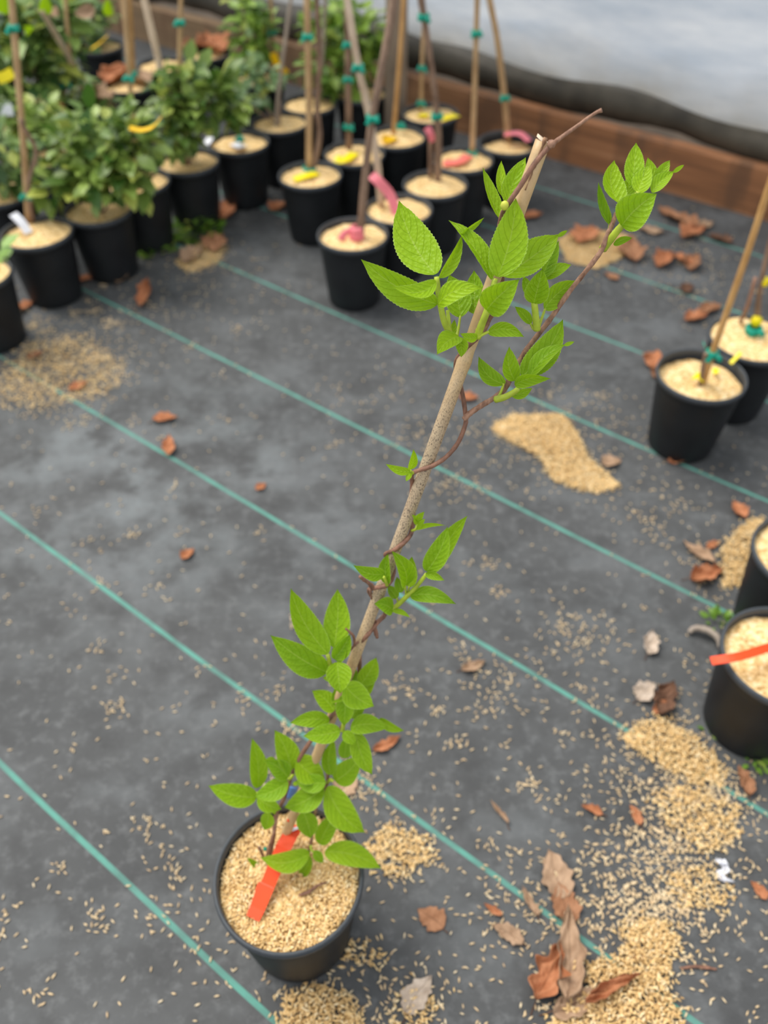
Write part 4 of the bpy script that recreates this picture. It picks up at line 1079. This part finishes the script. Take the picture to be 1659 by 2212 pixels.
# ---- orange label: wide head lying on the hulls, narrow end rising to the stake
mb = MB()
zt = POT_H - 0.010
LBL = [(546, 1984, -.001, -.0080, .0080), (556, 1962, .002, -.0088, .0086), (577, 1914, .010, -.0112, .0084), (578, 1911, .0102, -.0080, .0084), (596, 1868, .019, -.0086, .0092), (612, 1830, .027, -.0088, .0094), (626, 1804, .029, -.0084, .0090), (640, 1783, .024, -.0080, .0088)]
C_ = [at_z(a, b, zt + h) for a, b, h, _, _ in LBL]; V, Fc = [], []
for i, (a, b, h, l, r) in enumerate(LBL):
    t = (C_[min(i + 1, 7)] - C_[max(i - 1, 0)]).normalized(); sd = Vector((t.y, -t.x, 0)).normalized(); n = sd.cross(t)
    V += [C_[i] + sd * l - n * .0004, C_[i] + sd * r - n * .0004, C_[i] + sd * r + n * .0004, C_[i] + sd * l + n * .0004]
for i in range(7):
    for k in range(4):
        a, b = i * 4 + k, i * 4 + (k + 1) % 4; Fc.append((a, b, b + 4, a + 4))
Fc += [(3, 2, 1, 0), (28, 29, 30, 31)]
add_obj('label', V, Fc, MT['red'], hero, HERO, smooth=False)
mb = MB(); q = at_z(638, 1790, zt + .0275)
ribbon(mb, [q + Vector((-.004, -.002, .001)), q + Vector((.004, .001, .001))], [.004, .003], (0, 1, 0), .0003); mb.build('label_print', MT['white'], hero, HERO)
mb = MB(); P, R = smooth_path([at_z(646, 1934, MZ + .002), at_z(668, 1926, MZ + .004), at_z(684, 1914, MZ + .004), at_z(706, 1905, MZ + .002)], [.0014, .0022, .0016, .0008], 5); tube(mb, P, R, 7, .4, 5)
mb.build('twig', MT['vine'], hero, HERO)
V, Fc = lathe([(0, -.0018), (.0017, -.001), (.0019, 0), (.0017, .001), (0, .0018)], 10, at_d(623, 1772, sdepth(1772) - .0050)); add_obj('paint_dot', V, Fc, MT['red'], stake, HERO)
# blue clip behind the leaves
mb = MB(); ribbon(mb, [at_z(622, 1724, POT_H + .030), at_z(630, 1700, POT_H + .045)], [.013, .013], (1, 0, 0), .0008); mb.build('blue_tag', MT['blue'], hero, HERO)

# ================================================================== SPILLED HULLS
def in_poly(x, y, poly):
    c = np.zeros(len(x), bool); n = len(poly)
    for i in range(n):
        (x1, y1), (x2, y2) = poly[i], poly[(i + 1) % n]
        m = ((y1 > y) != (y2 > y)) & (x < (x2 - x1) * (y - y1) / (y2 - y1 + 1e-12) + x1); c ^= m
    return c
POTS = [(o.location.x, o.location.y) for o in list(COL.objects) if o.get('category') == 'potted plant']
def clear_of_pots(P, r=0.066):
    k = np.ones(len(P), bool)
    for x, y in POTS: k &= (P[:, 0] - x) ** 2 + (P[:, 1] - y) ** 2 > r * r
    return k & (P[:, 0] * SN.x + P[:, 1] * SN.y < WALL - .004)
def heap(poly_px, label, cover=1.5, hgt=0.006, jit=0.005):
    poly = [tuple(at_z(px, py)[:2]) for px, py in poly_px]
    a = 0.5 * abs(sum(poly[i][0] * poly[(i + 1) % len(poly)][1] - poly[(i + 1) % len(poly)][0] * poly[i][1] for i in range(len(poly))))
    n = int(a / 12e-6 * cover)
    xs = np.array([p[0] for p in poly]); ys = np.array([p[1] for p in poly])
    P = np.zeros((0, 2))
    while len(P) < n:
        q = np.stack([rng.uniform(xs.min(), xs.max(), n * 2), rng.uniform(ys.min(), ys.max(), n * 2)], -1)
        P = np.vstack([P, q[in_poly(q[:, 0], q[:, 1], poly)]])
    P = P[:n]
    # the middle of the heap is thicker than its ragged fringe
    c = P.mean(0); ext = np.sqrt(((P - c) ** 2).sum(1)); ext = ext / ext.max()
    z = 0.0012 + rng.random(n) * hgt * (1 - ext ** 2)
    P = P + rng.normal(0, jit, P.shape) * (0.4 + 1.6 * (rng.random((n, 1)) ** 3))
    k = clear_of_pots(P); P, z = P[k], z[k]
    V, Fc, T = hulls(np.column_stack([P, z]), 1.0, 0.35)
    o = add_obj('rice_hull_heap', V, Fc, MT['hull'], None, (c[0], c[1], 0), tone=T); o['kind'] = 'stuff'
    return tag(o, label, 'rice hulls', 'heaps of spilled rice hulls')
heap([(1060, 925), (1105, 898), (1215, 900), (1245, 940), (1268, 992), (1338, 1048), (1285, 1066), (1195, 1042), (1165, 990), (1085, 945)], 'thick pale heap of rice hulls in the middle of the open cloth', 2.6, .012, .004)
heap([(1205, 520), (1260, 497), (1370, 512), (1340, 560), (1290, 582), (1225, 565)], 'pale heap of rice hulls near the board behind the side branch', 2.2, .012)
heap([(1335, 1590), (1420, 1550), (1490, 1590), (1560, 1650), (1560, 1700), (1490, 1690), (1400, 1640)], 'heap of rice hulls across the green line below the red labelled pot', 1.9, .009)
heap([(1410, 1720), (1470, 1700), (1590, 1740), (1590, 1810), (1530, 1850), (1460, 1800)], 'broken patch of rice hulls next to the small red dead leaf', 1.1, .006, .009)
heap([(1345, 2000), (1430, 1985), (1470, 2040), (1440, 2090), (1450, 2150), (1480, 2240), (1240, 2240), (1180, 2215), (1270, 2140), (1260, 2080), (1340, 2080)], 'large heap of rice hulls beside the crumpled brown leaves', 2.4, .010, .006)
heap([(600, 2225), (615, 2160), (680, 2125), (760, 2160), (790, 2240)], 'heap of rice hulls at the lower edge below the front pot', 2.2, .010, .005)
heap([(790, 1830), (840, 1785), (930, 1810), (940, 1850), (870, 1890), (830, 1885)], 'scatter of rice hulls just beside the rim of the front pot', 1.5, .006, .007)
heap([(1560, 1190), (1610, 1130), (1650, 1120), (1659, 1200), (1600, 1265), (1560, 1270)], 'heap of rice hulls against the black pot only just in view', 2.0, .010, .006)
heap([(690, 2050), (735, 2025), (830, 2055), (835, 2085), (740, 2080)], 'thin row of rice hulls below the front pot', .9, .004, .006)
heap([(1430, 1900), (1500, 1865), (1590, 1920), (1560, 1960), (1470, 1960)], 'loose patch of rice hulls around the white scrap', .9, .005, .008)
heap([(845, 2180), (900, 2120), (945, 2160), (930, 2240), (850, 2240)], 'thin patch of rice hulls on the pale flat leaf at the lower edge', .9, .005, .008)
heap([(0, 800), (60, 740), (180, 720), (270, 790), (230, 850), (90, 880), (0, 880)], 'wide broken patch of rice hulls in front of the pot with the white label', .30, .004, .016)
heap([(380, 570), (440, 520), (490, 530), (470, 570), (410, 590)], 'small patch of rice hulls by the green weed between the pots', 1.2, .006, .008)

# single hulls over the cloth: one loose material nobody could count
S_ = []
def blob(px, py, rx, ry, n):
    q = rng.normal(0, 1, (n, 2)) * [rx, ry] + [px, py]
    for a, b in q:
        p = at_z(a, b); S_.append((p.x, p.y))
for px, py, rx, ry, n in [(140, 760, 110, 60, 200), (90, 840, 80, 40, 120), (300, 680, 120, 40, 90), (430, 560, 60, 30, 90), (900, 945, 40, 15, 45), (970, 1055, 45, 18, 60), (1200, 960, 90, 60, 160), (1110, 940, 60, 25, 90), (1250, 1350, 35, 30, 60), (1250, 1390, 50, 25, 40), (1060, 1530, 40, 40, 40), (1030, 1440, 35, 20, 30), (1430, 1600, 90, 60, 220), (1480, 1760, 90, 70, 330), (1330, 1860, 90, 50, 110), (1430, 1930, 110, 50, 240), (1330, 2000, 110, 60, 220), (1120, 1940, 60, 50, 60), (1100, 2010, 60, 40, 40), (860, 1840, 60, 45, 110), (770, 1700, 25, 40, 70), (700, 2130, 90, 50, 130), (880, 2150, 60, 50, 80), (1530, 1230, 40, 50, 90), (1590, 1500, 50, 60, 40), (1330, 900, 60, 30, 40), (1480, 560, 90, 50, 90), (1500, 640, 60, 40, 60), (1300, 560, 90, 40, 90), (1200, 1500, 120, 80, 60), (640, 1500, 200, 120, 50), (1490, 1705, 70, 25, 220), (1440, 1830, 70, 40, 160), (1400, 1960, 60, 30, 160), (1280, 2180, 70, 30, 160), (250, 1540, 20, 20, 22), (800, 850, 90, 40, 45), (500, 640, 120, 40, 60), (650, 470, 60, 30, 40), (1500, 2000, 80, 90, 90), (350, 1850, 40, 60, 40), (430, 2060, 40, 50, 30), (1400, 1080, 60, 40, 50), (1420, 1140, 20, 30, 22)]:
    blob(px, py, rx, ry, n)
for _ in range(95):
    a, b = rng.uniform(-60, 1720), rng.uniform(560, 2260); c = at_z(a, b); k = rng.integers(4, 15)
    for dx, dy in rng.normal(0, .009, (k, 2)): S_.append((c.x + dx, c.y + dy))
for _ in range(80):
    a, b = rng.normal(140, 100), rng.normal(770, 60); c = at_z(a, b); k = rng.integers(5, 22)
    for dx, dy in rng.normal(0, .010, (k, 2)): S_.append((c.x + dx, c.y + dy))
for _ in range(750):
    p = at_z(rng.uniform(-100, 1760), rng.uniform(520, 2300)); S_.append((p.x, p.y))
for _ in range(350):
    S_.append((rng.uniform(-1.0, 1.2), rng.uniform(0.1, 1.6)))
P = np.array(S_); P = P[clear_of_pots(P)]
V, Fc, T = hulls(np.column_stack([P, np.full(len(P), .0014)]), 1.0, 0.12)
o = add_obj('loose_rice_hulls', V, Fc, MT['dusty_hull'], None, (0, 0.8, 0), tone=T)
o['kind'] = 'stuff'; tag(o, 'single pale rice hulls strewn thinly over the black ground cloth', 'rice hulls')

# ================================================================== DEAD LEAVES
def dead_leaf(px, py, L, wfrac, ang, mat, label, curl=0.5, crumple=0.20, lift=0.003, z0=None, lobes=0, cat='leaf', roll=0.0):
    c = at_z(px, py, z0 or 0.0); d = ray(px, py).length
    depth = (c - EYE).dot(FW)
    Lm = L / F_PX * depth
    # direction on the ground whose picture runs at ang (degrees, 0 = to the right, 90 = up the picture)
    q = at_z(px + 12 * math.cos(math.radians(ang)), py - 12 * math.sin(math.radians(ang)), z0 or 0.0)
    dd = (q - c); dd = dd.normalized(); sc = 12 / F_PX * depth / (q - c).length
    Lm = Lm / max(sc, .35) if sc < 1 else Lm
    s = Vector((-dd.y, dd.x, 0)); up = Vector((0, 0, 1))
    rg = random.Random(int(px * 31 + py)); ph = [rg.uniform(0, 6.28) for _ in range(6)]
    nv, nu = 26, 6; V, U, Fc = [], [], []
    for j in range(nv + 1):
        v = j / nv
        wd = Lm * wfrac / 2 * (leaf_shape(min(max(v, .006), .994))) * (1 + .10 * math.sin(v * 31 + ph[4]) + .10 * math.sin(v * 17 + ph[2]))
        if lobes: wd *= 1 + .28 * math.sin(v * lobes * 6.283 + ph[5])
        for i in range(-nu, nu + 1):
            u = i / nu
            a = u * curl * 1.9
            y = wd * (math.sin(a) / (curl * 1.9) if abs(curl) > .05 else u)
            z = wd * (1 - math.cos(a)) / (abs(curl) * 1.9) if abs(curl) > .05 else 0
            z += Lm * crumple * (.5 + .5 * math.sin(v * 9 + ph[0] + u * 2.2) * math.sin(u * 4 + ph[1]) + .25 * math.sin(v * 23 + u * 9 + ph[2])) * .5
            z += Lm * abs(curl) * .10 * (2 * v - 1) ** 2
            x = (v - .5) * Lm
            V.append((x, y + Lm * .06 * math.sin(v * 3 + ph[3]), z)); U.append((u / 2 + .5, v))
    zmin = min(q[2] for q in V)
    V = [c + dd * x + s * y + up * (z - zmin + 0.0008 + (lift if z0 is None else 0) * 0) for x, y, z in V]
    m = 2 * nu + 1; nF = []
    for j in range(nv):
        for i in range(m - 1):
            a = j * m + i; nF.append((a, a + 1, a + m + 1, a + m))
    # dry leaf with real thickness and a stalk
    mb = MB(); mb.add(V, nF, U)
    P, R = smooth_path([c - dd * Lm * .5 + up * (V[nu][2] - c.z), c - dd * Lm * .6 + up * .002, c - dd * Lm * .72 + up * .0016], .0007, 4)
    o = mb.build('dead_leaf', MT[mat], None, c)
    md = o.modifiers.new('thickness', 'SOLIDIFY'); md.thickness = .0005; md.offset = 0
    tag(o, label, cat, 'dead leaves on the ground cloth')
    if L > 45:
        m2 = MB(); tube(m2, P, R, 6); m2.build('stalk', MT['dark'], o, c)
    return o
DL = dead_leaf
DL(358, 908, 52, .62, 10, 'rust', 'rust brown dead leaf lying just above a green line left of centre', .5)
DL(367, 966, 44, .50, 80, 'rust', 'narrow rust dead leaf lying across the green line left of centre', .6)
DL(407, 1200, 34, .75, 40, 'rust', 'small rust dead leaf alone between two green lines')
DL(564, 1053, 26, .8, 30, 'rust', 'tiny rust dead leaf by the dark stain on the green line')
DL(836, 1608, 66, .42, 24, 'rust', 'pointed rust dead leaf lying behind the drooping kiwi leaves', .5)
DL(1012, 861, 42, .8, 0, 'rust', 'rounded rust dead leaf seen behind the fork of the vine', .6)
DL(1078, 1757, 60, .26, 122, 'tan', 'thin twisted tan dead leaf on bare cloth', .9, .2)
DL(1278, 1752, 46, .55, 160, 'rust', 'curled rust dead leaf left of the small red one', .7, .2)
DL(1371, 1762, 46, .5, 120, 'rust', 'small red pointed dead leaf beside the hull patch', .3)
DL(1203, 1888, 104, .66, 115, 'tan', 'large oval tan dead leaf at the head of the crumpled group', .25, .08)
DL(1222, 1950, 84, .72, 110, 'brown', 'grey brown dead leaf overlapped by the large oval tan one', .3, .12)
DL(1222, 2060, 190, .42, 84, 'tan', 'long folded tan dead leaf with a raised stalk', .75, .16)
DL(1180, 2100, 130, .62, 70, 'rust', 'crumpled rust dead leaf left of the long folded one', .7, .30, lobes=3)
DL(1255, 2170, 130, .42, 15, 'tan', 'flattened tan dead leaf under the crumpled group', .4, .16)
DL(1320, 2140, 130, .34, 20, 'rust', 'rolled rust dead leaf lying on the large hull heap', .95, .25, z0=.008)
DL(1395, 1497, 52, .78, 40, 'pale', 'pale cream dead leaf beside a dark brown one', .4)
DL(1440, 1512, 76, .6, 65, 'dark', 'dark brown dead leaf beside the pale cream one', .6, .2)
DL(1425, 1530, 40, .5, 40, 'rust', 'small rust dead leaf tucked under the dark brown one', .5)
DL(1405, 1392, 52, .6, 70, 'pale', 'pale grey dead leaf standing apart on bare cloth', .6, .2)
DL(1524, 1245, 74, .72, 10, 'rust', 'crumpled rust dead leaf beside the hull heap at the far right', .7, .25)
DL(1508, 1196, 78, .42, 140, 'tan', 'pointed tan dead leaf above the crumpled rust one', .5)
DL(1595, 1104, 46, .8, 130, 'rust', 'curled rust dead leaf above the hull heap by the barely visible pot', .7)
DL(1320, 1002, 42, .85, 10, 'tan', 'round tan dead leaf at the tip of the thick pale hull heap', .4)
DL(1467, 998, 52, .5, 0, 'rust', 'rust dead leaf lying against the foot of the sunken hull pot', .5)
DL(1412, 782, 38, .7, 80, 'rust', 'rust dead leaf left of the rim of the sunken hull pot', .6)
DL(1424, 806, 34, .6, 60, 'brown', 'brown dead leaf next to the rim of the sunken hull pot', .6)
DL(1503, 690, 52, .72, 10, 'rust', 'orange rust dead leaf behind the brimming hull pot', .6, .2)
DL(1535, 672, 44, .6, 30, 'brown', 'brown dead leaf just behind the brimming hull pot', .6)
DL(1460, 478, 86, .42, 150, 'brown', 'long brown dead leaf nearest the board', .6, .15)
DL(1497, 508, 48, .75, 30, 'rust', 'rust dead leaf in the cluster near the board', .6, .2)
DL(1522, 490, 40, .7, 10, 'tan', 'tan dead leaf at the edge of the cluster near the board', .4)
DL(1555, 520, 50, .6, 160, 'dark', 'dark dead leaf behind the bent orange cane', .6)
DL(1432, 566, 44, .75, 40, 'rust', 'left one of three curled dead leaves behind the right hand pots', .7)
DL(1472, 566, 52, .55, 155, 'rust', 'middle one of three curled dead leaves behind the right hand pots', .8)
DL(1496, 574, 36, .7, 60, 'brown', 'right one of three curled dead leaves behind the right hand pots', .7)
DL(1320, 600, 34, .6, 160, 'brown', 'small brown dead leaf below the heap near the board', .4)
DL(1262, 512, 40, .8, 60, 'rust', 'rust dead leaf lying on the heap near the board', .4, z0=.012)
DL(1365, 545, 50, .6, 100, 'brown', 'brown dead leaf at the right end of the heap near the board', .4)
DL(1400, 500, 60, .45, 170, 'tan', 'tan dead leaf between the heap and the board', .3)
DL(1150, 470, 40, .6, 20, 'rust', 'rust dead leaf seen just past the cut bamboo stake', .5)
DL(1485, 628, 26, .8, 40, 'dark', 'little dark dead leaf on the cloth beyond the sunken hull pot', .6)
DL(312, 640, 64, .4, 62, 'rust', 'curled reddish dead leaf in front of the leafy pots', .8)
DL(170, 837, 42, .7, 20, 'rust', 'rust dead leaf at the lower edge of the dusty hull patch', .5)
DL(78, 770, 34, .7, 30, 'brown', 'brown dead leaf inside the dusty hull patch', .5)
DL(48, 668, 62, .6, 20, 'rust', 'orange rust dead leaf wedged between two pots at the left edge', .5)
DL(272, 600, 46, .6, 40, 'tan', 'tan dead leaf in front of the bushy plant pot', .5)
DL(185, 605, 44, .6, 10, 'rust', 'rust dead leaf between the white labelled pot and the bushy one', .5)
DL(604, 450, 38, .8, 30, 'rust', 'rust dead leaf left of the yellow labelled pot', .5)
DL(488, 460, 42, .5, 80, 'rust', 'rust dead leaf stuck between two pots of the back row', .5)
DL(420, 556, 52, .7, 40, 'tan', 'tan dead leaf beside the green weed', .5)
DL(460, 530, 40, .7, 100, 'brown', 'brown dead leaf right of the green weed', .5)
DL(1637, 1925, 44, .6, 130, 'rust', 'rust dead leaf at the right edge near the white scrap', .4)
DL(1604, 1690, 66, .62, 110, 'brown', 'brown curled dead leaf below the red labelled pot', .7, .25)
DL(1380, 2062, 34, .7, 50, 'rust', 'small rust dead leaf right of the large hull heap', .6)
DL(1022, 1440, 54, .5, 20, 'tan', 'crumbled tan dead leaf alone right of the bamboo stake', .5, .2)
DL(905, 2150, 92, .6, 60, 'pale', 'pale flat dead leaf at the lower edge under thin hulls', .2)
DL(930, 1985, 66, .8, 140, 'brown', 'flat brown grey dead leaf lying right of the front pot', .15, .05)
DL(1095, 2020, 74, .5, 150, 'tan', 'faded tan dead leaf left of the crumpled group', .3, .15)
DL(1145, 1948, 66, .34, 115, 'tan', 'narrow tan dead leaf on the green line left of the oval one', .6)
DL(1065, 1965, 44, .4, 150, 'rust', 'small pinkish dead leaf left of the green line', .5)
DL(748, 1690, 62, .8, 60, 'tan', 'flat tan dead leaf under the kiwi leaves by the front pot', .2, .06)
DL(1540, 1180, 34, .5, 20, 'rust', 'small rust dead leaf on the heap by the barely visible pot', .4)
# dried curl and twig
mb = MB(); P, R = smooth_path([at_z(1488, 1366, .006), at_z(1503, 1357, .012), at_z(1530, 1362, .016), at_z(1550, 1378, .012), at_z(1556, 1400, .004)], [.004, .0055, .0055, .005, .003], 6); tube(mb, P, R, 10, .2, 3)
tag(mb.build('dried_stem', MT['grey_cane'], None, at_z(1520, 1366)), 'curved dried brown stem lying by the red labelled pot', 'dried stem')
mb = MB(); P, R = smooth_path([at_z(1470, 2092, .002), at_z(1500, 2088, .003), at_z(1525, 2090, .003), at_z(1548, 2094, .002)], [.0014, .002, .0022, .0012], 6); tube(mb, P, R, 8, .3, 3)
tag(mb.build('twig', MT['vine'], None, at_z(1510, 2090)), 'short reddish brown twig lying right of the large hull heap', 'twig')
# white scrap
c = at_z(1562, 1884); V, Fc = [], []
for i in range(9):
    for j in range(7):
        u, v = i / 8 - .5, j / 6 - .5
        k_ = (1 + .5 * math.sin(j * 2.3 + 1)) * (1 - 1.2 * v * v)
        V.append(c + Vector((u * .013 * k_ + .006 * math.sin(v * 7), v * .026 * (1 + .25 * math.sin(i * 1.9)), .003 + .003 * math.sin(i * 1.7 + j) + .002 * math.cos(j * 2.1))))
for i in range(8):
    for j in range(6): Fc.append((i * 7 + j, i * 7 + 7 + j, i * 7 + 8 + j, i * 7 + 1 + j))
o = add_obj('paper_scrap', V, Fc, MT['white'], None, c); md = o.modifiers.new('thickness', 'SOLIDIFY'); md.thickness = .0006
tag(o, 'crumpled scrap of white paper among the scattered hulls', 'scrap')
# weeds
def weed(px, py, r, n, size, label, hgt=.03, mat='weed'):
    c = at_z(px, py); C, D = [], []
    for _ in range(n):
        a = rnd.uniform(0, 6.283); q = r * math.sqrt(rnd.random())
        C.append(c + Vector((q * math.cos(a), q * math.sin(a), .002 + hgt * rnd.random() * (1 - q / r)))); D.append((math.cos(a), math.sin(a), rnd.uniform(.1, 1.0)))
    V, Fc, T = leaf_cloud(C, D, size, .5)
    root = empty('weed', c, label, 'weed'); add_obj('foliage', V, Fc, MT[mat], root, c, tone=T)
    mb = MB()
    for k in range(4):
        a = k * 1.6; P, R = smooth_path([c + Vector((0, 0, 0)), c + Vector((math.cos(a) * r * .4, math.sin(a) * r * .4, hgt * .8))], [.001, .0007], 3); tube(mb, P, R, 5)
    mb.build('stem', MT['weed'], root, c)
weed(425, 500, .066, 190, .022, 'tuft of green weed growing at the foot of a leafy pot', .055)
weed(338, 540, .045, 45, .020, 'low sprig of weed in front of the squeezed pot', .012)
weed(1560, 1348, .024, 30, .014, 'tiny green weed beside the curved dried stem', .010)
weed(1626, 1640, .018, 26, .014, 'tiny bright weed below the red labelled pot', .012)
weed(1534, 1583, .010, 10, .010, 'speck of green weed left of the red labelled pot', .008)
# dead leaves lying in and among the potted plants behind
def loft(px, py, zz, L, ang, mat, label, wf=.6):
    o = DL(px, py, L, wf, ang, mat, label, .6, .2, z0=zz); return o
loft(425, 105, POT_H - .012, 48, 30, 'brown', 'brown dead leaf on the hulls of the pot by the board')
loft(462, 104, POT_H - .012, 44, 120, 'rust', 'rust dead leaf on the hulls of the pot by the board')
loft(258, 170, POT_H - .010, 60, 40, 'rust', 'rust dead leaf filling the pot behind the bushy plant')
loft(302, 178, POT_H - .010, 50, 150, 'tan', 'tan dead leaf in the pot behind the bushy plant')
loft(212, 216, POT_H - .008, 66, 150, 'tan', 'tan dead leaf on the pot with the leaning grey stake')
